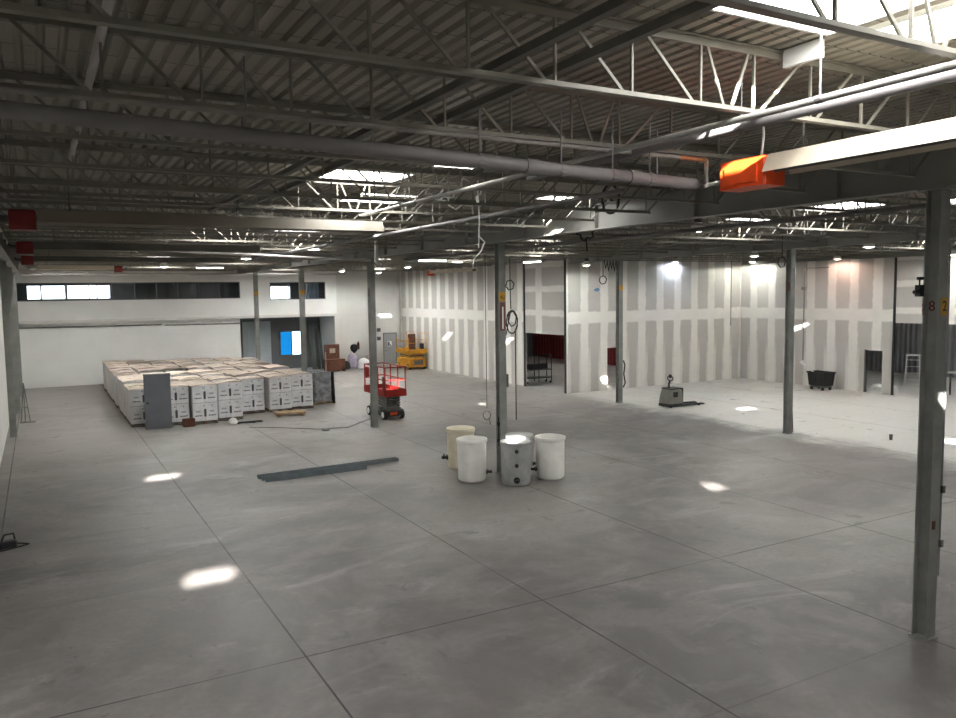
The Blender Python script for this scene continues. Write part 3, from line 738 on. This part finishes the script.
# ------------------------------------------------------------------ wrapped pallets
def make_pallet():
    t = thing('wrapped_pallet', '', 'pallet')
    w, d = .50, .56
    m = MB()
    for x in (-.44, 0, .44): m.box(x-.05, x+.05, -d, d, .02, .10)
    for k in range(6): m.box(-w, w, -d+k*.204, -d+k*.204+.1, .10, .12)
    for y in (-d, -.05, d-.1): m.box(-w, w, y, y+.1, 0, .02)
    m.build('timber_pallet', paint('grey_weathered_timber', (112, 98, 84), .8, 0, .2, 6), t)
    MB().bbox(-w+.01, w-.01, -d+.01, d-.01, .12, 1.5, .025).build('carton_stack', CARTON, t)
    return t
def top_sheet(t, seed):
    rnd = random.Random(seed); w, d = .52, .575; nx, ny = 8, 5; vs = []; fs = []
    bul = rnd.uniform(.015, .085); ph = rnd.uniform(-.3, .3)
    for j in range(ny+1):
        for i in range(nx+1):
            u, v = i/nx*2-1, j/ny*2-1
            edge = bul*math.exp(-((u-ph)/.5)**2)*(.2 if v > 0 else 1)*abs(v)
            droop = -.03*max(0, abs(u)-.8)*5*rnd.uniform(.3, 1)
            vs.append((u*w, v*d, 1.508+edge+droop+rnd.uniform(0, .008)))
    for j in range(ny):
        for i in range(nx):
            a = j*(nx+1)+i; fs.append((a, a+1, a+nx+2, a+nx+1))
    n = len(vs); vs += [(x, y, z-.012) for x, y, z in vs]; fs += [tuple(reversed([k+n for k in f])) for f in fs]
    ring = [i for i in range(nx+1)]+[j*(nx+1)+nx for j in range(1, ny+1)]+[ny*(nx+1)+i for i in range(nx-1, -1, -1)]+[j*(nx+1) for j in range(ny-1, 0, -1)]
    for k in range(len(ring)):
        a, b = ring[k], ring[(k+1) % len(ring)]; fs.append((a, a+n, b+n, b))
    return MB().add(vs, fs).build('cardboard_sheet', CARD, t)
cx = [3.42, 4.50, 5.55, 6.62, 7.83, 8.90, 9.98]
fy = [32.75, 32.35, 32.05, 32.40, 33.75, 33.55, 33.85]
nr = [12, 12, 12, 11, 10, 10, 9]
proto = make_pallet(); sheets = []
for s_ in range(6): 
    sheets.append(top_sheet(None, s_+3))
first = True
for c in range(7):
    y = fy[c]+.56
    for r in range(nr[c]):
        if first:
            o = proto; first = False
        else:
            o = copy_tree(proto)
        sh = sheets[(c*5+r*7+r//3) % 6]; s2 = sh.copy(); COL.objects.link(s2); s2.parent = o
        x = cx[c]+random.uniform(-.03, .03)
        o.location = (x, y, 0); o.rotation_euler = (0, 0, random.uniform(-.012, .012)); o.scale = (random.uniform(.95, 1), .98, random.uniform(.96, 1.03)); o['group'] = 'stretch-wrapped pallets of white cartons'
        o['label'] = 'wrapped pallet of white cartons, %s column from the grey door side, %s from the front' % (ORD[c], ORD[r]) if r else 'front-row wrapped pallet of white cartons, %s counting from the grey door side' % ORD[c]
        y += 1.2+random.uniform(0, .06)
for s_ in sheets: bpy.data.objects.remove(s_)
# odd pallet at the end of the block
t = thing('wrapped_pallet', 'silvery film-wrapped pallet with a black board, at the end of the carton block', 'pallet', (11.15, 35.3, 0), .15)
m = MB()
for x in (-.4, 0, .4): m.box(x-.05, x+.05, -.5, .5, .0, .1)
m.box(-.45, .45, -.5, .5, .1, .12); m.build('timber_pallet', WOOD, t)
for k in range(4): MB().bbox(-.43+.01*(k % 2), .43, -.48, .48-.02*(k % 2), .12+.34*k, .45+.34*k, .03).build('film_wrapped_load', WRAPDARK, t)
MB().bar((.52, -.2, 0.0), (.47, -.2, 1.45), .05, .8, up=(0, 1, 0)).build('black_board', BLACK, t)

# loose grey door
t = thing('loose_door_panel', 'grey door slab standing on end in front of the wrapped pallets', 'door panel', (3.8, 31.85, 0), -.12)
MB().bbox(-.47, .47, -.025, .025, 0, 2.07, .008).build('slab', DOORG, t)
MB().box(-.48, .48, -.035, .035, 2.07, 2.11).build('top_edge', paint('pale_edge', (150, 148, 144), .6), t)
MB().cyl((-.36, -.025, 1.0), (-.36, -.04, 1.0), .04, 12).build('lock_hole', BLACK, t)
MB().bar((.3, .03, 2.0), (.3, .42, .6), .04).build('back_prop', WOOD, t)

# ------------------------------------------------------------------ small things on the floor
t = thing('wooden_crate', 'small brown wooden crate at the foot of the front pallets', 'crate', (4.86, 31.75, 0), .05); t.scale = (.72, .72, .72)
m = MB()
for z in (.02, .16, .30):
    m.box(-.3, .3, -.2, -.18, z, z+.12); m.box(-.3, .3, .18, .2, z, z+.12); m.box(-.3, -.28, -.18, .18, z, z+.12); m.box(.28, .3, -.18, .18, z, z+.12)
m.build('slats', BROWNWOOD, t); MB().box(-.28, .28, -.18, .18, 0, .03).build('bottom_board', BROWNWOOD, t)
t = thing('timber_bundle', 'pale timber pallet top lying flat before the fifth and sixth pallets', 'timber', (8.95, 32.3, 0), -.08)
for k in range(4): MB().box(-.6, .6, -.34+.17*k, -.2+.17*k, .1, .17).build('plank', WOOD, t)
for x in (-.5, .5): MB().box(x-.05, x+.05, -.34, .31, 0, .1).build('bearer', WOOD, t)
m = MB(); rnd = random.Random(4)
m.lathe([(.02, 0), (.14, .0), (.17, .08), (.12, .2), (.03, .24)], n=9)
m.v = [(x+rnd.uniform(-.03, .03), y+rnd.uniform(-.03, .03), max(0, z+rnd.uniform(-.02, .02))) for x, y, z in m.v]
o = m.build('plastic_bag', WHITEPLAIN); o.location = (6.45, 31.4, 0); tag(o, 'crumpled white plastic bag on the floor before the pallets', 'bag')
m = MB()
for k in range(5):
    pts = [(rnd.uniform(-.5, .7), rnd.uniform(-.2, .25), .015) for _ in range(5)]
    m.tube(pts, .015, 5)
o = m.build('strapping_scrap', BLACK); o.location = (6.95, 31.35, 0); tag(o, 'black strapping scraps around the white bag', 'strapping')
o = MB().lathe([(.15, 0), (.16, .02), (.1, .05), (.02, .055)], n=16).build('floor_drain_cap', DARKSTEEL); o.location = (9.06, 27.95, 0); tag(o, 'dark round cap on the floor before the red lift', 'cap')
m = MB(); m.tube([(6.8, 30.2, .01), (7.8, 29.4, .01), (8.9, 28.3, .01), (10.0, 28.1, .01), (10.6, 28.7, .01), (11.5, 29.6, .01)], .012, 6)
tag(m.build('floor_cable', DARKSTEEL), 'thin cable snaking over the floor to the red lift', 'cable')
t = thing('steel_channel_bundle', 'three slate grey steel channels lying on the open floor', 'steel channel', (0, 0, 0))
bpy.data.objects.remove(t)
def channel(p, q, w, h, lab):
    P_, Q = Vector(p), Vector(q); d = (Q-P_).normalized(); n = Vector((-d.y, d.x, 0))
    m = MB(); z = Vector((0, 0, 1))
    prof = [(-w/2, 0), (w/2, 0), (w/2, h), (w/2-.012, h), (w/2-.012, .012), (-w/2+.012, .012), (-w/2+.012, h), (-w/2, h)]
    m.rings([[P_+n*a+z*b for a, b in prof], [Q+n*a+z*b for a, b in prof]])
    return tag(m.build('steel_channel', SLATE), lab, 'steel channel', 'steel channels on the floor')
channel((5.02, 21.52, 0), (9.2, 21.62, 0), .16, .1, 'longest slate grey steel channel lying on the open floor')
channel((5.06, 21.32, 0), (8.1, 21.38, 0), .2, .12, 'middle slate grey steel channel lying on the open floor')
channel((5.1, 21.08, 0), (8.0, 21.14, 0), .2, .14, 'front slate grey steel channel lying on the open floor')
channel((7.2, 21.27-.03, .125), (8.65, 21.26, .125), .05, .03, 'thin steel offcut resting on the floor channels')
t = thing('extension_cord_reel', 'black tangle of tool and cord on the bare floor by the west edge', 'power tool', (-.78, 18.25, 0), .3)
MB().bbox(-.16, .16, -.1, .1, 0, .14, .03).build('body', BLACK, t)
MB().tube([(-.1, 0, .14), (-.05, 0, .26), (.12, 0, .26), (.14, 0, .14)], .02).build('handle', BLACK, t)
MB().tube([(.16, 0, .05), (.3, -.05, .02), (.35, -.15, .02), (.2, -.2, .02), (-.15, -.25, .02), (-.35, -.12, .02)], .014, 6).build('cord', BLACK, t)
t = thing('pipe_stub', 'short grey pipe stub standing in the dusty floor', 'pipe stub', (24.22, 15.8, 0))
MB().lathe([(.05, 0), (.05, .14), (.06, .14), (.06, .18), (.03, .18)], n=14).build('pipe_body', DARKSTEEL, t)
t = thing('folded_tripod', 'folded metal tripod stand by the west wall', 'tripod', (-.66, 36.6, 0))
for a, b in (((-.15, .1, 0), (0, 0, 1.6)), ((.17, .05, 0), (0, 0, 1.6)), ((0, -.15, 0), (0, 0, 1.6))): MB().tube([a, b], .02).build('leg', DARKSTEEL, t)
MB().tube([(-.09, .06, .6), (.1, .03, .6), (0, -.09, .6), (-.09, .06, .6)], .012).build('spreader', DARKSTEEL, t)
MB().box(-.2, .35, -.2, .1, 0, .03).build('foot_plate', DARKSTEEL, t)

# ------------------------------------------------------------------ plastic tanks
def tank(loc, lab, mat, fits, rz=0, r=.39, h=1.12, lid=None):
    t = thing('plastic_tank', lab, 'tank', loc, rz, 'plastic tanks by the column')
    prof = [(r-.05, 0), (r-.02, .03), (r-.01, .08), (r, h-.10), (r+.025, h-.08), (r+.03, h-.02), (r+.02, h), (r-.01, h), (r-.02, h-.04), (r-.035, .1), (r-.08, .06)]
    MB().lathe(prof, n=32).build('tank_wall', mat, t, True)
    for (a, z, s) in fits:
        m = MB(); c, q = math.cos(a), math.sin(a)
        m.cyl((c*(r-.02), q*(r-.02), z), (c*(r+.03), q*(r+.03), z), .055*s, 12); m.cyl((c*(r+.03), q*(r+.03), z), (c*(r+.12*s), q*(r+.12*s), z), .032*s, 10)
        if s > 1.2: m.cyl((c*(r+.1), q*(r+.1), z-.05), (c*(r+.1), q*(r+.1), z+.09), .02, 8)
        m.build('bulkhead_fitting', BLACK, t)
    if lid: MB().lathe([(r+.01, h), (r+.02, h+.02), (.1, h+.05), (.02, h+.05)], n=32).build('lid', lid, t, True)
    return t
va = math.atan2(-.874, -.486)            # direction from the tanks towards the camera
tank((9.94, 18.3, 0), 'white open tank standing in front of the yellowed tank', TANKW, [(va+1.5, .22, 1.2)])
tank((10.72, 17.33, 0), 'greyed tank with three black bungs down its front', TANKG, [(va, .92, .9), (va, .55, .9), (va, .17, 1.5)])
tank((11.86, 17.42, 0), 'whitest tank, standing apart on the drywall side', TANKW, [(va-1.4, .25, 1.2)])
tank((10.42, 19.85, 0), 'yellowed tank at the back with a loose lid', TANKY, [(va-1.4, .3, 1.4)], lid=TANKY)
tank((11.27, 18.03, 0), 'greyish lidded tank tucked behind, against the column', TANKG, [(va+1.9, .3, 1.2)], r=.36, lid=TANKG)

# ------------------------------------------------------------------ scissor lifts
def wheel(mb, x, y, r=.19, w=.12):
    mb.lathe([(r*.55, 0), (r*.95, 0), (r, .02), (r, w-.02), (r*.95, w), (r*.55, w)], n=20)
def rot_wheel(x, y, z, r, w, mat, hubm, parent):
    m = MB(); n = 20
    prof = [(r*.3, -w/2), (r*.95, -w/2), (r, -w/2+.02), (r, w/2-.02), (r*.95, w/2), (r*.3, w/2)]
    m.rings([[(x+u, y+q*math.cos(2*PI*k/n), z+q*math.sin(2*PI*k/n)) for k in range(n)] for q, u in prof])
    o = m.build('wheel', mat, parent, True)
    m = MB(); m.cyl((x-w/2-.012, y, z), (x+w/2+.012, y, z), r*.62, 16); m.build('hub', hubm, o)
t = thing('scissor_lift', 'red scissor lift with guard rails, parked behind a column', 'scissor lift', (12.17, 29.75, 0), 0)
for sx in (-1, 1):
    for sy in (-1, 1): rot_wheel(sx*.36, sy*.78, .2, .2, .14, RUBBER, WHITEPLAIN, t)
MB().bbox(-.42, .42, -1.0, 1.0, .14, .36, .04).build('chassis', BLACK, t)
m = MB(); m.bbox(-.3, .3, -.95, .95, .36, .5, .03); m.box(-.42, -.3, -.5, .5, .36, .5); m.box(.3, .42, -.5, .5, .36, .5); m.build('battery_tray', DARKSTEEL, t)
for k in range(4):
    m = MB()
    for sx in (-.25, .25):
        m.bar((sx, -.85, .54+.1*k), (sx, .85, .60+.1*k), .05, .07); m.bar((sx+.07*(1 if sx < 0 else -1), -.85, .60+.1*k), (sx+.07*(1 if sx < 0 else -1), .85, .54+.1*k), .05, .07)
    for y in (-.85, 0, .85): m.cyl((-.3, y, .57+.1*k), (.3, y, .57+.1*k), .025, 8)
    m.build('scissor_arm', DARKSTEEL, t)
m = MB(); m.box(-.45, .45, -1.12, 1.12, .98, 1.05)
for a in ((-.46, -.44, -1.13, 1.13), (.44, .46, -1.13, 1.13)): m.box(*a, .95, 1.22)
for a in ((-1.14, -1.12), (1.12, 1.14)): m.box(-.46, .46, *a, .95, 1.22)
m.build('platform', RED, t)
for x in (-.43, .43):
    for y in (-1.1, -.35, .4, 1.1): MB().bar((x, y, 1.05), (x, y, 2.1), .04).build('guard_post', RED, t)
for z in (1.6, 2.1):
    m = MB()
    for x in (-.43, .43): m.bar((x, -1.12, z), (x, 1.12, z), .04)
    for y in (-1.1, 1.1): m.bar((-.43, y, z), (.43, y, z), .04)
    m.build('guard_rail', RED, t)
MB().bbox(-.48, -.36, .75, 1.05, 1.55, 2.0, .02).build('control_box', RED, t)
MB().bbox(-.5, -.42, -1.15, -.95, 1.0, 1.75, .02).build('gate_panel', DKRED, t)
MB().box(-.2, .1, -1.005, -1.0, .2, .32).build('warning_plate', ORANGERED, t)
t = thing('scissor_lift', 'yellow scissor lift parked against the drywall beside the back door', 'scissor lift', (21.62, 48.0, 0), 0)
for sx in (-1, 1):
    for sy in (-1, 1): rot_wheel(sx*.55, sy*.75, .2, .2, .16, RUBBER, YEL, t)
MB().bbox(-.62, .62, -1.0, 1.0, .16, .74, .05).build('chassis', YEL, t)
MB().box(-.3, .35, -1.01, -1.0, .3, .62).build('hatch', DARKSTEEL, t)
for k in range(3):
    m = MB()
    for sx in (-.45, .45): m.bar((sx, -.85, .78+.1*k), (sx, .85, .86+.1*k), .06, .08); m.bar((sx*.8, -.85, .86+.1*k), (sx*.8, .85, .78+.1*k), .06, .08)
    m.box(-.5, .5, -.92, -.86, .77+.1*k, .83+.1*k); m.build('scissor_arm', YEL if k != 1 else DARKSTEEL, t)
MB().bbox(-.68, .68, -1.05, 1.05, 1.06, 1.34, .03).build('platform', YEL, t)
for x in (-.66, .1, .66):
    for y in (-1.0, 1.0): MB().bar((x, y, 1.34), (x, y, 2.4 if x > 0 else 2.1), .035).build('guard_post', YEL, t)
m = MB()
for y in (-1.0, 1.0):
    m.bar((.1, y, 2.4), (.66, y, 2.4), .035); m.bar((-.66, y, 1.75), (.66, y, 1.75), .03)
for x in (-.66, .66): m.bar((x, -1, 1.9), (x, 1, 1.9), .035)
m.build('guard_rail', YEL, t)
MB().bbox(-.6, -.15, -1.0, -.7, 1.34, 2.35, .03).build('control_cabinet', BROWNWOOD, t)
MB().bbox(-.9, -.6, -.9, -.5, 1.25, 1.5, .03).build('side_step', YEL, t)
MB().bbox(.25, .5, -.9, -.6, 1.34, 1.7, .03).build('battery_pack', BLACK, t)

# ------------------------------------------------------------------ pallet truck
t = thing('pallet_truck', 'grey and black electric pallet truck on the dusty floor', 'pallet truck', (23.5, 25.3, 0), -.04)
m = MB(); m.rings([[(-.40, -.34, .18), (.32, -.34, .18), (.32, .34, .18), (-.40, .34, .18)], [(-.36, -.34, .45), (.32, -.34, .45), (.32, .34, .45), (-.36, .34, .45)], [(-.28, -.30, .78), (.30, -.30, .76), (.30, .30, .76), (-.28, .30, .78)]])
m.build('motor_cover', paint('grey_truck_cover', (118, 116, 110), .5), t)
MB().bbox(-.43, .34, -.37, .37, .05, .19, .04).build('skirt', BLACK, t)
m = MB(); m.box(-.29, .36, -.31, .31, .78, .83); m.box(.31, .37, -.31, .31, .1, .8); m.build('mast_frame', BLACK, t)
MB().box(-.2, .05, -.345, -.335, .46, .68).build('side_recess', BLACK, t)
for y in (-.24, .24): MB().prism([(.36, .04), (1.5, .05), (1.58, .07), (1.5, .11), (.36, .13)], 'y', y-.09, y+.09).build('fork', BLACK, t)
m = MB(); m.tube([(-.16, 0, .8), (-.14, 0, 1.02), (-.1, 0, 1.14)], .04); m.build('tiller_arm', BLACK, t)
m = MB(); m.tube([(-.08, -.0, 1.12), (-.08, -.16, 1.18), (-.08, -.17, 1.28), (-.08, -.06, 1.34), (-.08, .06, 1.34), (-.08, .17, 1.28), (-.08, .16, 1.18), (-.08, 0, 1.12)], .022); m.bbox(-.12, -.04, -.06, .06, 1.26, 1.4, .015)
m.build('tiller_head', BLACK, t)
for x, y in ((-.25, -.25), (-.25, .25), (1.3, -.24), (1.3, .24)): MB().cyl((x, y-.04, .05), (x, y+.04, .05), .05, 12).build('wheel', RUBBER, t)

# black tilt cart
t = thing('tilt_cart', 'black plastic rubbish cart with a white plank sticking out', 'cart', (33.45, 25.55, 0), PI/2-.1)
o_ = [(-.5, -.36), (.5, -.36), (.5, .36), (-.5, .36)]
def qd(s, z, dx=0): return [(x*s+dx, y*s, z) for x, y in o_]
m = MB(); m.rings([qd(.9, .22), qd(1.03, .84), qd(1.1, .84), qd(1.1, .9), qd(1.0, .9), qd(.87, .26)]); m.build('tub', BLACK, t)
m = MB()
for y in (-.365, .365):
    for x in (-.35, 0, .35): m.bar((x*.93, y*.94, .24), (x, y*1.06, .82), .04)
for x in (-.5, .5): m.bar((x*.94, -.25, .3), (x*1.04, -.28, .82), .04); m.bar((x*.94, .25, .3), (x*1.04, .28, .82), .04)
m.build('ribs', BLACK, t)
m = MB(); m.box(-.42, .42, -.28, .28, .14, .2); m.build('frame', DARKSTEEL, t)
for x in (-.34, .34):
    for y in (-.24, .24): MB().cyl((x, y-.03, .08), (x, y+.03, .08), .08, 14).build('caster', RUBBER, t)
m = MB()
for y in (-.2, .15):
    m.bar((-.3, y*.6, .3), (.3, y, .8), .06, .02)
m.bar((.3, -.1, .3), (-.3, .2, .85), .08, .02); m.build('waste', paint('mixed_waste', (138, 132, 122), .8, 0, .4, 6), t)
m = MB(); m.bar((.3, -.02, .62), (1.0, .3, 1.36), .12, .15); tag(m.build('white_plank', WHITEPLAIN), 'white plank leaning out of the black rubbish cart', 'plank')
bpy.data.objects['white_plank'].location = (33.45, 25.55, 0); bpy.data.objects['white_plank'].rotation_euler = (0, 0, PI/2-.1)

# ------------------------------------------------------------------ store room and openings
t = thing('wire_cart', 'black wire shelf cart standing in the tall drywall opening', 'cart', (23.75, 36.15, 0), -.15)
for x in (-.75, 0, .75):
    for y in (-.3, .3): MB().bar((x, y, 0.08), (x, y, 1.55 if x >= 0 else 1.35), .035).build('post', BLACK, t)
for z in (.28, .72):
    MB().box(-.78, .78, -.33, .33, z, z+.05).build('shelf', DARKSTEEL, t)
m = MB()
for y in (-.3, .3): m.bar((0, y, 1.53), (.75, y, 1.53), .03); m.bar((0, y, 1.1), (.75, y, 1.1), .02)
m.bar((.75, -.3, 1.53), (.75, .3, 1.53), .03); m.build('top_rail', BLACK, t)
for x in (-.7, .7):
    for y in (-.28, .28): MB().cyl((x, y-.02, .06), (x, y+.02, .06), .06, 12).build('caster', RUBBER, t)
tag(MB().bbox(23.2, 24.3, 35.85, 36.35, .775, 1.06, .03).build('tool_case', BLACK), 'black tool case lying on the wire cart', 'case')
m = MB(); rnd = random.Random(9)
for k in range(5): m.bar((24.6+.1*k, 41.0+.2*k, .03+.03*k), (26.6+.1*k, 41.6+.15*k, .03+.03*k), .12, .03)
tag(m.build('timber_offcuts', BROWNWOOD), 'dark boards lying on the store room floor', 'timber', kind='stuff')
tag(MB().box(25.3, 27.4, 42.6, 43.0, 0, .08).build('white_batten', WHITEPLAIN), 'pale batten lying on the store room floor', 'batten')
t = thing('step_ladder', 'pale step ladder standing in the grey ribbed room', 'ladder', (39.05, 24.4, 0), .5)
for y in (-.35, .35):
    MB().bar((-.45, y, 0), (0, y*.8, 1.5), .05).build('front_rail', WHITEPLAIN, t); MB().bar((.45, y, 0), (0, y*.8, 1.5), .04).build('rear_rail', WHITEPLAIN, t)
for k in range(4): MB().box(-.42+.1*k, -.3+.1*k, -.34+.02*k, .34-.02*k, .25+.33*k, .28+.33*k).build('step', WHITEPLAIN, t)
MB().box(-.16, .16, -.32, .32, 1.48, 1.53).build('top_cap', WHITEPLAIN, t)
t = thing('work_table', 'pale work table behind the numbered column', 'table', (36.9, 19.9, 0), 0)
MB().box(-.5, .5, -1.2, 1.2, 1.0, 1.08).build('table_top', OFFW, t)
for x in (-.42, .42):
    for y in (-1.1, 1.1): MB().bar((x, y, 0), (x, y, 1.0), .06).build('leg', DARKSTEEL, t)
m = MB(); m.bbox(36.7, 37.1, 20.35, 20.75, 1.08, 1.4, .05); m.tube([(36.9, 20.55, 1.4), (36.9, 20.55, 1.75)], .05)
tag(m.build('black_canister', BLACK), 'black canister on the pale work table', 'canister')

# ------------------------------------------------------------------ far corner clutter
t = thing('storage_cabinet', 'dark brown wooden desk unit outside the recess', 'cabinet', (16.6, 49.2, 0), .05); t.scale = (.85, .85, 1)
MB().box(-.55, .55, .1, .5, 0, 1.75).build('back_panel', BROWNWOOD, t)
m = MB(); m.box(-.75, .75, -.5, .1, .75, .82); m.box(-.75, -.68, -.5, .1, 0, .75); m.box(.68, .75, -.5, .1, 0, .75); m.box(-.68, .68, -.3, -.25, .1, .75); m.build('desk_body', BROWNWOOD, t)
MB().box(-.25, .2, .085, .1, 1.2, 1.5).build('pale_notice', CARD, t)
for k in range(2): MB().box(-.62+.7*k, -.02+.7*k, -.53, -.5, .3, .7).build('drawer', BROWNWOOD, t)
MB().bar((-.8, -.45, 0), (-.68, -.2, 1.3), .05).build('loose_batten', WOOD, t)
spots = [(17.75, 50.3, BLACK, 'squat black bucket beside the brown desk', .35, .55), (18.45, 50.7, PURPLE, 'lilac sack among the clutter by the back wall', .4, 1.0), (18.95, 49.9, WHITEPLAIN, 'white sack among the clutter by the back wall', .42, .7), (19.5, 50.5, CARD, 'tan sack nearest the back door', .35, .8)]
for x, y, mt, lab, r, h in spots:
    m = MB(); m.lathe([(r*.8, 0), (r, .1*h), (r*.95, .6*h), (r*.7, .85*h), (r*.25, h), (r*.05, h*.98)], n=14)
    rnd = random.Random(x); m.v = [(a+rnd.uniform(-.04, .04), b+rnd.uniform(-.04, .04), c if c < .01 else c+rnd.uniform(-.03, .03)) for a, b, c in m.v]
    o = m.build('filled_sack' if mt is not BLACK else 'black_bucket', mt, None, True); o.location = (x, y, 0); tag(o, lab, 'sack' if mt is not BLACK else 'bucket', 'clutter by the back wall')
m = MB(); m.lathe([(.05, 1.0), (.22, 1.15), (.28, 1.35), (.2, 1.55), (.04, 1.6)], n=12); m.cyl((0, 0, 0), (0, 0, 1.05), .04)
o = m.build('mop_head', BLACK, None, True); o.location = (18.75, 51.15, 0); tag(o, 'dark shaggy mop propped upright at the back wall', 'mop')
t = thing('fire_extinguisher', 'dark fire extinguisher hung on the back wall beside the clutter', 'fire extinguisher', (19.2, YBK-.1, 1.2))
MB().lathe([(.03, 0), (.08, .02), (.08, .4), (.03, .48), (.03, .54)], n=14).build('cylinder_body', DKRED, t, True)
MB().tube([(0, 0, .5), (-.09, 0, .45), (-.1, 0, .2)], .012).build('hose', BLACK, t)
MB().box(-.02, .02, .07, .1, .1, .45).build('wall_bracket', DARKSTEEL, t)
for x, z, lab in ((20.75, 2.35, 'upper'), (20.75, 1.75, 'lower')):
    m = MB(); m.box(x-.13, x+.13, YBK-.05, YBK, z, z+.25); m.box(x-.1, x+.1, YBK-.055, YBK-.05, z+.04, z+.2)
    tag(m.build('wall_switch_box', DARKSTEEL), '%s dark switch box on the wall beside the back door' % lab, 'switch box')

# ------------------------------------------------------------------ sun, sky, view
w = bpy.data.worlds.new('sky'); SC.world = w; w.use_nodes = True
nt = w.node_tree; bg = nt.nodes['Background']; bg.inputs[0].default_value = (.8, .9, 1, 1); bg.inputs[1].default_value = 1.5
sd = bpy.data.lights.new('sun', 'SUN'); sd.energy = 130; sd.angle = math.radians(.8); sd.color = (1, .97, .92)
so = bpy.data.objects.new('sun', sd); COL.objects.link(so)
so.rotation_euler = Vector((1.05, 2.36, -1)).to_track_quat('-Z', 'Y').to_euler(); so.location = (-20, -40, 30)

vs = SC.view_settings; vs.view_transform = 'Standard'; vs.look = 'None'; vs.gamma = 1; vs.use_curve_mapping = False; vs.exposure = 0.8
SC.cycles.max_bounces = 8; SC.cycles.diffuse_bounces = 5; SC.cycles.transparent_max_bounces = 12
SC.cycles.use_denoising = True
SC.cycles.sample_clamp_indirect = 8
